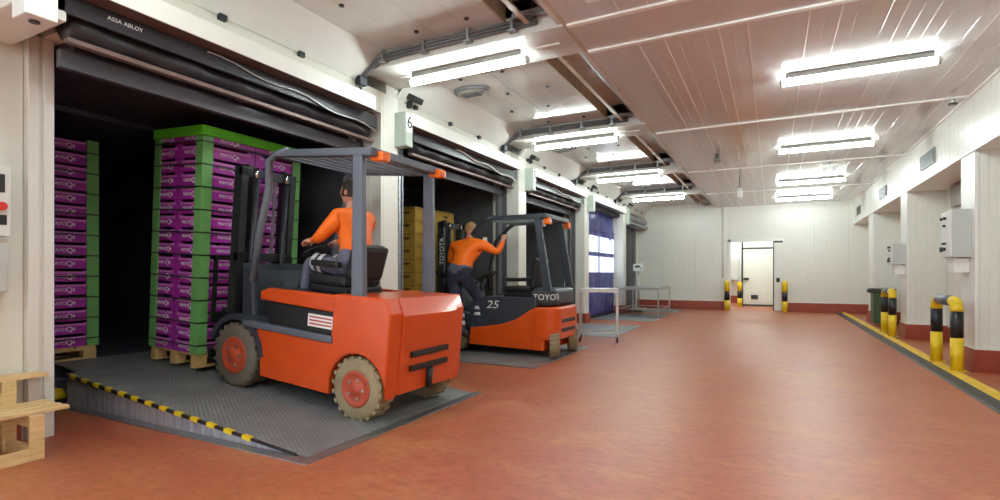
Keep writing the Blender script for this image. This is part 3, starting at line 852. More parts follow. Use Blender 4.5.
MB().box(-4.40, -4.375, 1.08, 1.66, 0, .085, .003).build('rail', WOOD, st, True)
MB().box(-4.81, -4.79, 1.08, 1.66, .325, .40, .003).build('rail', WOOD, st, True)
lettering('stamp', '4X', .05, DARKP, st, (-4.374 + 4.65, 1.42 - 1.35, .045), ROT_PX)
lettering('stamp', 'X', .05, DARKP, st, (-4.789 + 4.65, 1.50 - 1.35, .365), ROT_PX)

# ================================================================ PALLETS, BOXES, CARTONS
def pallet(label, cx, cy, z0, lx, ly, rot=(0, 0, 0)):
    t = thing('wooden_pallet', label, 'pallet', (cx, cy, z0), rot, group='wooden pallets')
    n = 6
    w = ly / n
    for k in range(n):
        MB().box(-lx / 2, lx / 2, -ly / 2 + k * w + .01, -ly / 2 + (k + 1) * w - .012, .122, .144, .003).build('board', PALLETW, t)
    for x in (-lx / 2 + .05, 0, lx / 2 - .05):
        for y in (-ly / 2 + .06, 0, ly / 2 - .06):
            MB().box(x - .045, x + .045, y - .06, y + .06, .022, .100, .003).build('block', PALLETW, t)
        MB().box(x - .045, x + .045, -ly / 2, ly / 2, .100, .122, .003).build('stringer', PALLETW, t)
        MB().box(x - .045, x + .045, -ly / 2, ly / 2, 0, .022, .003).build('skid', PALLETW, t)
    return t
def crate_mesh(lx, ly, h):
    """open-topped produce box with sloping dip in the side rims"""
    b = MB()
    t = .008
    for (sx, sy) in ((1, 0), (-1, 0)):
        x = sx * (lx / 2)
        hy = ly / 2
        b.prism([(-hy, 0), (hy, 0), (hy, h), (hy * .72, h), (hy * .6, h * .78), (-hy * .6, h * .78), (-hy * .72, h), (-hy, h)], 'x', min(x, x - sx * t), max(x, x - sx * t))
    for sy in (1, -1):
        y = sy * (ly / 2)
        hx = lx / 2 - t
        b.prism([(-hx, 0), (hx, 0), (hx, h), (hx * .72, h), (hx * .6, h * .80), (-hx * .6, h * .80), (-hx * .72, h), (-hx, h)], 'y', min(y, y - sy * t), max(y, y - sy * t))
    b.box(-lx / 2 + t, lx / 2 - t, -ly / 2 + t, ly / 2 - t, .002, h * .62)
    return b.mesh('crate', PURPLE)
def text_parts():
    ms = []
    me = text_mesh('MAYO', .048, .0015); me.materials.append(WHITEP)
    mq = text_mesh('Q', .075, .0015); mq.materials.append(WHITEP)
    ma = text_mesh('8', .048, .0015); ma.materials.append(WHITEP)
    for m in (me, mq, ma):
        bm = bmesh.new(); bm.from_mesh(m)
        dx = {me: -.045, mq: .052, ma: .092}[m]
        bmesh.ops.translate(bm, vec=(dx, 0, 0), verts=bm.verts)
        ms.append(bm)
    tot = bmesh.new()
    for bm in ms:
        tmp = bpy.data.meshes.new('tmp'); bm.to_mesh(tmp); tot.from_mesh(tmp); bpy.data.meshes.remove(tmp); bm.free()
    out = bpy.data.meshes.new('box_lettering'); tot.to_mesh(out); tot.free()
    out.materials.append(WHITEP)
    return out
BOX_TEXT = text_parts()
def band_mesh(w, h):
    return MB().box(-w / 2, w / 2, -.0012, .0, -h / 2, h / 2).mesh('band', PURPLE2)
ORD = ['lowest', 'second', 'third', 'fourth', 'fifth', 'sixth', 'seventh', 'eighth', 'ninth', 'tenth', 'eleventh', 'twelfth', 'thirteenth', 'fourteenth', 'fifteenth', 'topmost']
def stack(root_m, layers, nx, ny, lx, ly, h, z0, label, group, faces, cols):
    """boxes of one pallet load, in the frame root_m; faces: which sides carry lettering"""
    bx, by = lx / nx, ly / ny
    me = crate_mesh(bx - .006, by - .006, h - .004)
    bandx, bandy = band_mesh(by * .8, h * .16), band_mesh(bx * .8, h * .16)
    eul = root_m.to_euler()
    for k in range(layers):
        for i in range(nx):
            for j in range(ny):
                p = Vector((-lx / 2 + (i + .5) * bx + random.uniform(-.002, .002), -ly / 2 + (j + .5) * by + random.uniform(-.002, .002), z0 + k * h))
                o = put('produce_box', me, None, root_m @ p, eul)
                tag(o, label % (ORD[k], cols[(i, j)]), 'box', group)
                if 'x' in faces and i == nx - 1:
                    put('lettering', BOX_TEXT, o, (bx / 2 - .0025, 0, h * .36), ROT_PX)
                    put('side_band', bandx, o, (bx / 2 - .003, 0, h * .70), (0, 0, PI / 2))
                if 'y' in faces and j == 0:
                    put('lettering', BOX_TEXT, o, (0, -by / 2 + .0025, h * .36), ROT_MY)
                    put('side_band', bandy, o, (0, -by / 2 + .003, h * .70))
def dress(root_m, lx, ly, z0, z1, lab, nstr, top=True):
    eul = root_m.to_euler()
    w, t = .10, .012
    for sx in (-1, 1):
        for sy in (-1, 1):
            b = MB()
            x, y = sx * (lx / 2 + .003), sy * (ly / 2 + .003)
            b.box(min(x, x + sx * t), max(x, x + sx * t), min(y + sy * t, y - sy * w), max(y + sy * t, y - sy * w), z0, z1 - (.09 if top else 0))
            b.box(min(x, x - sx * w), max(x, x - sx * w), min(y, y + sy * t), max(y, y + sy * t), z0, z1 - (.09 if top else 0))
            o = b.build('corner_board', GREEN)
            o.matrix_world = root_m
            o.location = root_m.translation; o.rotation_euler = eul
            tag(o, 'green corner board of %s, %s %s corner' % (lab, 'nearer' if sy < 0 else 'farther', 'right' if sx > 0 else 'left'), 'corner board', 'green corner boards')
    if top:
        b = MB()
        X, Y = lx / 2 + .018, ly / 2 + .018
        for (xa, xb, ya, yb) in ((-X, X, -Y, -Y + .1), (-X, X, Y - .1, Y), (-X, -X + .1, -Y, Y), (X - .1, X, -Y, Y)):
            b.box(xa, xb, ya, yb, z1, z1 + .012)
        for (xa, xb, ya, yb) in ((-X, X, -Y - .012, -Y), (-X, X, Y, Y + .012), (-X - .012, -X, -Y, Y), (X, X + .012, -Y, Y)):
            b.box(xa, xb, ya, yb, z1 - .085, z1 + .012)
        o = b.build('top_frame', GREENTOP)
        o.location = root_m.translation; o.rotation_euler = eul
        tag(o, 'bright green top frame over ' + lab, 'frame')
    for k in range(nstr):
        z = z0 + (z1 - z0) * (k + .35) / nstr
        b = MB()
        X, Y = lx / 2 + .0175, ly / 2 + .0175
        for (xa, xb, ya, yb) in ((-X, X, -Y - .002, -Y), (-X, X, Y, Y + .002), (-X - .002, -X, -Y, Y), (X, X + .002, -Y, Y)):
            b.box(xa, xb, ya, yb, z, z + .014)
        o = b.build('strap', STRAPM)
        o.location = root_m.translation; o.rotation_euler = eul
        tag(o, 'dark strap round %s, %s from the bottom' % (lab, 'first' if k == 0 else ORD[k]), 'strap', 'straps round ' + lab)
# load waiting in the near trailer
CX, CY, CZ = -6.94, 2.46, .334
pallet('wooden pallet under the purple boxes at the left inside the trailer', CX, CY, CZ, .8, 1.2)
M1 = Matrix.Translation((CX, CY, CZ))
HB = .138
stack(M1, 16, 1, 2, .8, 1.2, HB, .146, 'purple produce box, %s layer of the waiting load, %s column', 'boxes on the waiting pallet', 'xy', {(0, 0): 'door post side', (0, 1): 'right-hand'})
dress(M1, .8, 1.2, .146, .146 + 16 * HB, 'the waiting purple load in the trailer', 10, top=False)
# load on the moving forklift, carried in front of it on the ramp
PITCH = math.atan((RZ1 - .012) / (RX0 - RX1))
LOADM = Matrix.Translation((-5.62, 3.93, .305)) @ Matrix.Rotation(PITCH * .6, 4, 'Y')
pl = pallet('wooden pallet on the forks of the moving forklift', -5.62, 3.93, .305, .8, 1.2, (0, PITCH * .6, 0))
stack(LOADM, 16, 2, 2, .8, 1.2, .144, .146, 'purple produce box, %s layer of the carried load, %s', 'boxes on the carried pallet', 'xy', {(0, 0): 'front left stack', (1, 0): 'front stack by the mast', (0, 1): 'rear left stack', (1, 1): 'rear stack by the mast'})
dress(LOADM, .8, 1.2, .146, .146 + 16 * .144 + .01, 'the purple load carried by the moving forklift', 10)
# cartons carried on the forks of the parked forklift
def carton_stack(cx, cy, z0, nx, ny, nz, bx, by, bz, group):
    b = MB(); b.box(-bx / 2 + .003, bx / 2 - .003, -by / 2 + .003, by / 2 - .003, 0, bz - .004, .004)
    me = b.mesh('carton', CARTON)
    fx = MB().box(0, .001, -by / 2 + .02, by / 2 - .02, -.003, .003).mesh('flap_line', DARKP)
    fy = MB().box(-bx / 2 + .02, bx / 2 - .02, -.001, 0, -.003, .003).mesh('flap_line', DARKP)
    mx = MB().box(0, .001, -.07, .07, -.012, .012).box(0, .001, -.035, .05, -.03, -.02).mesh('print_mark', DARKP)
    my = MB().box(-.07, .07, -.001, 0, -.012, .012).box(-.035, .05, -.001, 0, -.03, -.02).mesh('print_mark', DARKP)
    for k in range(nz):
        for i in range(nx):
            for j in range(ny):
                o = put('carton', me, None, (cx + (i - (nx - 1) / 2) * bx, cy + (j - (ny - 1) / 2) * by, z0 + k * bz))
                tag(o, 'ochre carton, %s layer of the load on the parked forklift, %s' % (ORD[k] if k < nz - 1 else 'topmost', {(0, 0): 'front left stack', (1, 0): 'front stack by the mast', (0, 1): 'rear left stack', (1, 1): 'rear stack by the mast'}[(i, j)]), 'carton', group)
                put('print_mark', mx, o, (bx / 2 - .0028, .02, bz * .55))
                put('flap_line', fx, o, (bx / 2 - .0028, 0, bz * .86))
                put('print_mark', my, o, (.02, -by / 2 + .0028, bz * .55))
                put('flap_line', fy, o, (0, -by / 2 + .0028, bz * .86))
pallet('wooden pallet under the ochre cartons on the parked forklift', -5.68, 7.72, .085, .8, 1.2)
carton_stack(-5.68, 7.72, .231, 2, 2, 10, .4, .6, .215, 'cartons on the parked forklift')

# ================================================================ STEEL TABLES, SCALE
def table(label, x0, x1, y0, y1, z, casters, mesh_shelf):
    t = thing('steel_table' if not casters else 'steel_trolley', label, 'table' if not casters else 'trolley', ((x0 + x1) / 2, (y0 + y1) / 2, 0))
    MB().box(x0, x1, y0, y1, z - .03, z, .006).build('top', STEEL, t, True)
    MB().box(x0 + .01, x1 - .01, y0 + .01, y1 - .01, z - .07, z - .03).build('apron', STEEL, t, True)
    zb = .11 if casters else .012
    for x in (x0 + .025, x1 - .025):
        for y in (y0 + .025, y1 - .025):
            MB().box(x - .018, x + .018, y - .018, y + .018, zb, z - .07, .003).build('leg', STEEL, t, True)
            if casters:
                MB().box(x - .02, x + .02, y - .025, y + .025, .085, .11).build('caster_fork', GALV, t, True)
                MB().cyl((x - .014, y + .02, .045), (x + .014, y + .02, .045), .045, 14).build('caster_wheel', RUBBER, t, True)
    zr = .16 if casters else .22
    for y in (y0 + .025, y1 - .025):
        MB().box(x0 + .04, x1 - .04, y - .012, y + .012, zr, zr + .024).build('rail', STEEL, t, True)
    for x in (x0 + .025, x1 - .025):
        MB().box(x - .012, x + .012, y0 + .04, y1 - .04, zr, zr + .024).build('rail', STEEL, t, True)
    if mesh_shelf:
        for x in (x0 + .025, x1 - .025):
            MB().box(x - .012, x + .012, y0 + .04, y1 - .04, .55, .574).build('rail', STEEL, t, True)
    return t
table('stainless steel trolley on casters beside the parked forklift', -3.24, -2.52, 9.28, 9.86, .985, True, True).rotation_euler = (0, 0, .28)
table('long stainless steel table in front of the farthest door', -4.05, -2.85, 15.3, 17.2, .86, False, False)
sc = thing('platform_scale', 'weighing scale with white display on a post by the farthest door', 'scale', (-4.02, 17.70, .012))
MB().box(-.25, .25, -.3, .3, .03, .10, .01).build('platform', STEEL, sc)
for x in (-.2, .2):
    for y in (-.25, .25):
        MB().cyl((x, y, .0), (x, y, .03), .025, 8).build('foot', RUBBER, sc)
MB().cyl((0, .27, .10), (0, .27, 1.36), .025, 10).build('post', STEEL, sc)
MB().box(-.17, .17, .20, .28, 1.34, 1.58, .012).build('display_case', E_BOX, sc)
MB().box(-.10, .06, .192, .20, 1.46, 1.52).build('display', BLACK, sc)
MB().box(.08, .12, .192, .20, 1.40, 1.44).build('button', BLACK, sc)

# ================================================================ FORKLIFTS
def wheel(name, t, x, y, r, w, tyre, rot=0.0, side=-1):
    b = MB()
    prof = [(r * .55, -w / 2), (r * .9, -w / 2), (r * .985, -w * .4), (r, -w * .28), (r, w * .28), (r * .985, w * .4), (r * .9, w / 2), (r * .55, w / 2)]
    b.lathe(prof, (0, 0, 0), 'y', 32)
    m = Matrix.Translation((x, y, r)) @ Matrix.Rotation(rot, 4, 'Z')
    wo = put(name, b.mesh('tyre', tyre), t)
    wo.location = m.translation; wo.rotation_euler = (0, 0, rot)
    # tread lugs
    b = MB()
    for k in range(20):
        a = 2 * PI * k / 20
        for s in (-1, 1):
            c = Vector((r * math.cos(a + s * .06), s * w * .25, r * math.sin(a + s * .06)))
            bb = MB(); bb.box(-.012, .012, -w * .21, w * .21, -.018, .018)
            bb.xf(Matrix.Translation(c) @ Matrix.Rotation(-a, 4, 'Y'))
            me = bpy.data.meshes.new('l'); bb.bm.to_mesh(me); bb.bm.free(); b.bm.from_mesh(me); bpy.data.meshes.remove(me)
    put('tread', b.mesh('tread', tyre), wo)
    b = MB()
    b.lathe([(r * .60, -w * .50), (r * .57, -w * .54), (r * .50, -w * .54), (r * .46, -w * .508), (r * .24, -w * .508), (r * .20, -w * .56), (r * .02, -w * .57)], (0, 0, 0), 'y', 24)
    ri = put('rim', b.mesh('rim', RIM), wo)
    b = MB()
    b.lathe([(r * .60, w * .50), (r * .57, w * .54), (r * .50, w * .54), (r * .46, w * .508), (r * .02, w * .508)], (0, 0, 0), 'y', 24)
    ri = put('rim', b.mesh('rim', RIM), wo)
    for k in range(5):
        a = 2 * PI * k / 5
        b = MB(); b.cyl((r * .31 * math.cos(a), -w * .55, r * .31 * math.sin(a)), (r * .31 * math.cos(a), -w * .50, r * .31 * math.sin(a)), .014, 6)
        put('wheel_nut', b.mesh('nut', STEEL), wo)
    return wo

def rounded_plan(x0, x1, hw, r, n=6):
    """plan polygon: flat at x0, rounded rear corners at x1"""
    pts = [(x0, -hw), (x1 - r, -hw)]
    pts += [(x1 - r + r * math.sin(a), -hw + r - r * math.cos(a)) for a in [PI / 2 * k / n for k in range(1, n + 1)]]
    pts += [(x1 - r + r * math.cos(a), hw - r + r * math.sin(a)) for a in [PI / 2 * k / n for k in range(0, n + 1)]]
    pts += [(x0, hw)]
    return pts

def mast(t, hw, x, h, lift, tyre_r):
    # outer channels
    for s in (-1, 1):
        b = MB(); b.box(x - .07, x + .05, s * .30 - .04, s * .30 + .04, .12, h, .006); b.build('mast_channel', D_STEEL, t)
        b = MB(); b.box(x - .06, x + .03, s * .225 - .03, s * .225 + .03, .14, h + .03, .005); b.build('inner_channel', BLACK, t)
        b = MB(); b.cyl((x + .07, s * .19, .15), (x + .07, s * .19, h - .12), .032, 12); b.build('lift_cylinder', D_STEEL, t)
        b = MB(); b.cyl((x + .07, s * .19, h - .12), (x + .07, s * .19, h + .0), .018, 10); b.build('piston_rod', CHROME, t)
        b = MB(); b.box(x - .02, x + .0, s * .11 - .015, s * .11 + .015, .3, h - .05); b.build('lift_chain', STEEL, t)
        b = MB(); b.tube([(x + .05, s * .34, .45), (x + .25, s * .36, .42), (x + .42, s * .36, .40)], .03, 8); b.build('tilt_cylinder', D_STEEL, t)
    for z in (h - .10, h * .55, .35):
        MB().box(x - .01, x + .05, -.34, .34, z, z + .09, .006).build('crossbar', D_STEEL, t)
    # carriage, load guard and forks
    for z in (lift + .12, lift + .48):
        MB().box(x - .13, x - .08, -.48, .48, z, z + .10, .006).build('carriage_bar', BLACK, t)
    for y in (-.46, -.23, 0, .23, .46):
        MB().box(x - .125, x - .09, y - .015, y + .015, lift + .58, lift + 1.15).build('guard_bar', BLACK, t)
    MB().box(x - .125, x - .09, -.475, .475, lift + 1.12, lift + 1.17).build('guard_bar', BLACK, t)
    for s in (-1, 1):
        b = MB()
        b.prism([(x - .13, lift + .62), (x - .17, lift + .62), (x - .175, lift + .045), (x - 1.15, lift + .012), (x - 1.15, lift), (x - .17, lift), (x - .13, lift + .03)], 'y', s * .27 - .05, s * .27 + .05)
        b.build('fork', D_STEEL, t)

def seat(t, x, z, bh=.48):
    b = MB(); b.box(x - .24, x + .24, -.25, .25, z, z + .07, .015); b.build('seat_base', BLACK, t)
    b = MB(); b.box(x - .26, x + .22, -.25, .25, z + .07, z + .17, .04); b.build('seat_cushion', SEATM, t, smooth=False)
    b = MB(); b.box(-.06, .06, -.21, .21, 0, bh, .045); b.xf(Matrix.Translation((x + .21, 0, z + .14)) @ Matrix.Rotation(.22, 4, 'Y')); b.build('seat_backrest', SEATM, t)
    for s in (-1, 1):
        b = MB(); b.box(-.17, .17, -.035, .035, -.03, .03, .02); b.xf(Matrix.Translation((x, s * .28, z + .27))); b.build('armrest', BLACK, t)

def steering(t, x, z):
    b = MB(); b.tube([(x - .20, 0, z - .45), (x - .06, 0, z - .03)], .035, 10); b.build('steering_column', BLACK, t)
    b = MB()
    M = Matrix.Translation((x, 0, z)) @ Matrix.Rotation(-.6, 4, 'Y')
    pts = [M @ Vector((.15 * math.cos(2 * PI * k / 24), .15 * math.sin(2 * PI * k / 24), 0)) for k in range(25)]
    b.tube(pts, .013, 8); b.cyl(M @ Vector((0, 0, -.03)), M @ Vector((0, 0, .02)), .035, 12)
    for a in (0, 2.1, 4.2):
        b.tube([M @ Vector((0, 0, 0)), M @ Vector((.15 * math.cos(a), .15 * math.sin(a), 0))], .008, 6)
    b.build('steering_wheel', BLACK, t)

def guard(t, hw, xf0, xf1, xr_top, xr_bot, z_front, z_rear, zt, m, pr=.035):
    for s in (-1, 1):
        y = s * (hw - .06)
        b = MB()
        b.tube([(xf0, y, z_front), (xf0 + .04, y, z_front + (zt - z_front) * .35), (xf0 + .14, y, z_front + (zt - z_front) * .72), (xf1 - .10, y, zt - .09), (xf1, y, zt - .03), (xf1 + .14, y, zt)], pr, 10)
        b.build('front_pillar', m, t)
        b = MB(); b.prism([(xr_top - .05, zt), (xr_top + .05, zt), (xr_bot + .075, z_rear), (xr_bot - .06, z_rear)], 'y', y - .03, y + .03, .012)
        b.build('rear_pillar', m, t)
        b = MB(); b.prism([(xf1 - .02, zt - .055), (xf1 + .14, zt + .01), (xr_top + .16, zt + .01), (xr_top + .16, zt - .06)], 'y', y - .035, y + .035, .012)
        b.build('roof_rail', m, t)
    n = 8
    for k in range(n + 1):
        x = xf1 + .02 + (xr_top + .12 - xf1) * k / n
        MB().box(x - .018, x + .018, -hw + .06, hw - .06, zt - .055, zt - .02, .004).build('roof_bar', m, t)
    MB().box(xr_top + .10, xr_top + .17, -hw + .06, hw - .06, zt - .06, zt + .01, .012).build('roof_bar', m, t)

def lamp(t, x, y, z, m, sx=.05, sy=.05, sz=.04):
    MB().box(x - sx, x + sx, y - sy, y + sy, z - sz, z + sz, .015).build('lamp', m, t)

# ---- parked forklift (faces the dock, side seen from the hall)
FK = thing('forklift', 'parked orange and grey forklift at the door numbered 6, driver climbing aboard', 'forklift', (-4.58, 7.72, .012), group='forklifts')
HW = .54
R1 = .23
for s in (-1, 1):
    wheel('front_wheel', FK, 0, s * (HW - .10), R1 + .02, .18, TYRE)
    wheel('rear_wheel', FK, 1.70, s * .40, .185, .15, TYRE, rot=-1.15)
b = MB(); b.box(.05, 1.5, -HW + .06, HW - .06, .12, .50, .02); b.build('chassis', D_STEEL, FK)
for s in (-1, 1):
    ya, yb = sorted((s * (HW - .05), s * HW))
    b = MB(); b.prism([(.30, .13), (1.46, .10), (1.46, .735), (1.36, .70), (1.26, .63), (1.10, .54), (.90, .475), (.6, .425), (.33, .39)], 'y', ya, yb, .012); b.build('side_skirt', ORANGE, FK)
    ya, yb = sorted((s * (HW - .06), s * (HW - .008)))
    b = MB(); b.prism([(.30, .38), (.6, .415), (.90, .465), (1.10, .53), (1.26, .62), (1.36, .69), (1.46, .72), (1.46, .89), (.42, .87), (.33, .80)], 'y', ya, yb, .01); b.build('side_panel', F_GREY, FK)
    b = MB(); b.box(.10, .34, ya, yb, .36, .40, .01); b.build('step', BLACK, FK)
    b = MB(); b.prism([(-.30, .52), (-.02, .56), (.22, .50), (.30, .40), (.30, .60), (.05, .66), (-.28, .60)], 'y', s * .36, s * HW, .01); b.build('mudguard', F_GREY, FK)
b = MB(); b.box(.42, 1.46, -HW + .06, HW - .06, .50, .88, .02); b.build('seat_deck', F_GREY, FK)
b = MB(); b.box(-.05, .42, -HW + .10, HW - .10, .44, .50, .01); b.build('floor_plate', BLACK, FK)
b = MB(); b.prism([(-.10, .50), (.10, .50), (.02, 1.08), (-.14, 1.14)], 'y', -HW + .08, HW - .08, .03); b.build('dashboard', F_GREY, FK)
b = MB(); b.prism(rounded_plan(1.44, 1.78, HW, .20), 'z', .25, .745, .03); b.build('counterweight', ORANGE, FK)
b = MB(); b.prism(rounded_plan(1.44, 1.59, HW - .004, .05), 'z', .10, .27); b.build('counterweight_foot', ORANGE, FK)
b = MB(); b.prism(rounded_plan(1.40, 1.73, HW - .02, .19), 'z', .75, 1.03, .07, 3); b.build('rear_hood', F_GREY, FK)
b = MB(); b.box(1.735, 1.788, -.30, .30, .50, .56, .01); b.build('rear_slot', BLACK, FK)
b = MB(); b.box(1.735, 1.788, -.30, .30, .36, .42, .01); b.build('rear_slot', BLACK, FK)
b = MB(); b.cyl((1.75, 0, .22), (1.75, 0, .40), .03, 10); b.build('tow_pin', D_STEEL, FK)
guard(FK, HW, .10, .60, 1.45, 1.62, .95, .98, 2.13, F_GREY, .034)
seat(FK, 1.02, .88)
steering(FK, .34, 1.20)
mast(FK, HW, -.36, 2.12, .12, R1)
lamp(FK, 1.60, -HW + .12, 2.03, AMBER, .05, .05, .05)
lamp(FK, 1.60, HW - .12, 2.03, AMBER, .05, .05, .05)
b = MB(); b.cyl((1.48, -HW + .16, 2.0), (1.54, -HW + .16, 2.0), .045, 14); b.build('work_lamp', LENS, FK)
b = MB(); b.box(.52, .58, -HW + .05, -HW + .12, 1.72, 1.82, .02); b.build('mirror', LENS, FK)
_tm = text_mesh('TOYOTA', .125, .002)
_tm.materials.clear(); _tm.materials.append(WHITEP)
for v in _tm.vertices:             # lettering wrapped round the rear corner of the hood
    u, r_, hw_ = v.co.x + .13, .19, HW - .02
    o_ = .003 + v.co.z
    if u < 0:
        q = (1.54 + u, -hw_ - o_)
    else:
        a_ = u / r_
        q = (1.54 + (r_ + o_) * math.sin(a_), -hw_ + r_ - (r_ + o_) * math.cos(a_))
    v.co = (q[0], q[1], .89 + v.co.y)
put('lettering', _tm, FK)
lettering('lettering', '25', .17, WHITEP, FK, (.72, -HW + .002, .76), ROT_MY, shear=.25, sx=1.3)
lettering('lettering', 'TOYOTA', .11, WHITEP, FK, (-.34, -.345, 1.62), (PI / 2, -PI / 2, 0))

# ---- moving forklift on the ramp
FM = thing('forklift', 'orange forklift driving up the dock ramp with a pallet of purple boxes', 'forklift', (-4.60, 3.86, ramp_z(-4.60)), (0, PITCH, 0), group='forklifts')
HW2 = .56
for s in (-1, 1):
    wheel('front_wheel', FM, 0, s * (HW2 - .09), .30, .20, TYRE2)
    wheel('rear_wheel', FM, 1.52, s * (HW2 - .10), .26, .18, TYRE)
b = MB(); b.box(-.05, 1.3, -HW2 + .10, HW2 - .10, .16, .55, .02); b.build('chassis', D_STEEL, FM)
def arc(cx, cz, r, a0, a1, n=8):
    return [(cx + r * math.cos(a0 + (a1 - a0) * k / n), cz + r * math.sin(a0 + (a1 - a0) * k / n)) for k in range(n + 1)]
for s in (-1, 1):
    ya, yb = sorted((s * (HW2 - .06), s * HW2))
    b = MB(); b.prism([(.36, .16), (1.22, .16), (1.22, .60), (.28, .60), (.34, .40)], 'y', ya, yb, .015); b.build('side_skirt', ORANGE2, FM)
    b = MB(); b.box(.10, 1.24, min(s * (HW2 - .05), s * (HW2 + .015)), max(s * (HW2 - .05), s * (HW2 + .015)), .60, .66, .012); b.build('side_rail', F_LGREY, FM)
    ya, yb = sorted((s * (HW2 - .07), s * (HW2 - .02)))
    b = MB(); b.prism([(.42, .66), (1.24, .66), (1.24, .86), (.36, .86)], 'y', ya, yb, .008); b.build('battery_side', BLACK, FM)
    ya, yb = sorted((s * (HW2 - .08), s * (HW2 - .005)))
    b = MB(); b.prism([(.30, .87), (1.24, .86), (1.24, 1.01), (.40, .99), (.30, .95)], 'y', ya, yb, .015); b.build('hood_side', ORANGE2, FM)
    b = MB(); b.box(.10, .38, ya, yb, .38, .42, .01); b.build('step', BLACK, FM)
    b = MB(); b.prism(arc(0, .30, .40, PI * .9, .12) + arc(0, .30, .345, .12, PI * .9), 'y', s * (HW2 - .22), s * (HW2 + .01)); b.build('mudguard', F_GREY, FM)
    ya, yb = sorted((s * (HW2 - .16), s * HW2))
    prof = [(1.20, .16)] + arc(1.52, .25, .30, PI * .97, .05 * PI, 10) + [(1.825, .22), (1.84, .30), (1.84, .92), (1.78, 1.04), (1.22, 1.02)]
    b = MB(); b.prism(prof, 'y', ya, yb, .02); b.build('counterweight_side', ORANGE2, FM)
b = MB(); b.prism([(1.24, .58), (1.74, .58), (1.76, .22), (1.84, .24), (1.86, .90), (1.79, 1.04), (1.24, 1.02)], 'y', -HW2 + .15, HW2 - .15, .01); b.build('counterweight', ORANGE2, FM)
b = MB(); b.box(.40, 1.24, -HW2 + .07, HW2 - .07, .62, .98, .02); b.build('battery_hood', D_STEEL, FM)
b = MB(); b.box(-.05, .42, -HW2 + .12, HW2 - .12, .46, .52, .01); b.build('floor_plate', BLACK, FM)
b = MB(); b.prism([(-.10, .50), (.12, .50), (.02, 1.12), (-.14, 1.18)], 'y', -HW2 + .12, HW2 - .12, .03); b.build('dashboard', F_GREY, FM)
for z in (.42, .54):
    MB().box(1.845, 1.875, -.28, .28, z, z + .05, .008).build('rear_slot', BLACK, FM)
b = MB(); b.cyl((1.87, 0, .24), (1.87, 0, .42), .03, 10); b.build('tow_pin', D_STEEL, FM)
guard(FM, HW2, .12, .34, 1.34, 1.44, 1.02, 1.0, 2.25, F_LGREY, .036)
seat(FM, .82, .98, .34)
steering(FM, .38, 1.32)
mast(FM, HW2, -.40, 2.15, .06, .30)
lamp(FM, 1.50, -HW2 + .14, 2.20, AMBER, .07, .05, .04)
lamp(FM, 1.50, HW2 - .14, 2.20, AMBER, .07, .05, .04)
MB().box(.92, 1.22, -HW2 + .014, -HW2 + .019, .71, .82).build('data_plate', WHITEP, FM)
for z in (.735, .765, .795):
    MB().box(.94, 1.20, -HW2 + .011, -HW2 + .0145, z - .006, z + .006).build('print_line', RIM, FM)

# ================================================================ PEOPLE
def person_mesh(J, bones, radii, mats_of, root):
    """J joints, bones pairs; skin modifier body, one material per bone"""
    names = list(J)
    me = bpy.data.meshes.new('body')
    me.from_pydata([J[n] for n in names], [(names.index(a), names.index(b_)) for a, b_ in bones], [])
    o = bpy.data.objects.new('body_tmp', me)
    C.objects.link(o)
    sk = o.modifiers.new('skin', 'SKIN'); sk.use_smooth_shade = True
    sv = me.skin_vertices[0].data
    for i, n in enumerate(names):
        r = radii[n]
        sv[i].radius = r if isinstance(r, tuple) else (r, r)
        sv[i].use_root = (n == root)
    su = o.modifiers.new('sub', 'SUBSURF'); su.levels = 2; su.render_levels = 2
    bpy.context.view_layer.update()
    out = bpy.data.meshes.new_from_object(o.evaluated_get(bpy.context.evaluated_depsgraph_get()))
    bpy.data.objects.remove(o)
    ml = []
    for v in mats_of.values():
        if v not in ml: ml.append(v)
    out.materials.clear()
    for m in ml: out.materials.append(m)
    segs = [(Vector(J[a]), Vector(J[b_]), ml.index(mats_of[(a, b_)])) for a, b_ in bones]
    for p in out.polygons:
        c = p.center
        best, bi = 1e9, 0
        for a, b_, mi in segs:
            ab = b_ - a
            tt = max(0, min(1, (c - a).dot(ab) / max(1e-9, ab.length_squared)))
            d = (a + ab * tt - c).length
            if d < best: best, bi = d, mi
        p.material_index = bi
        p.use_smooth = True
    return out, ml

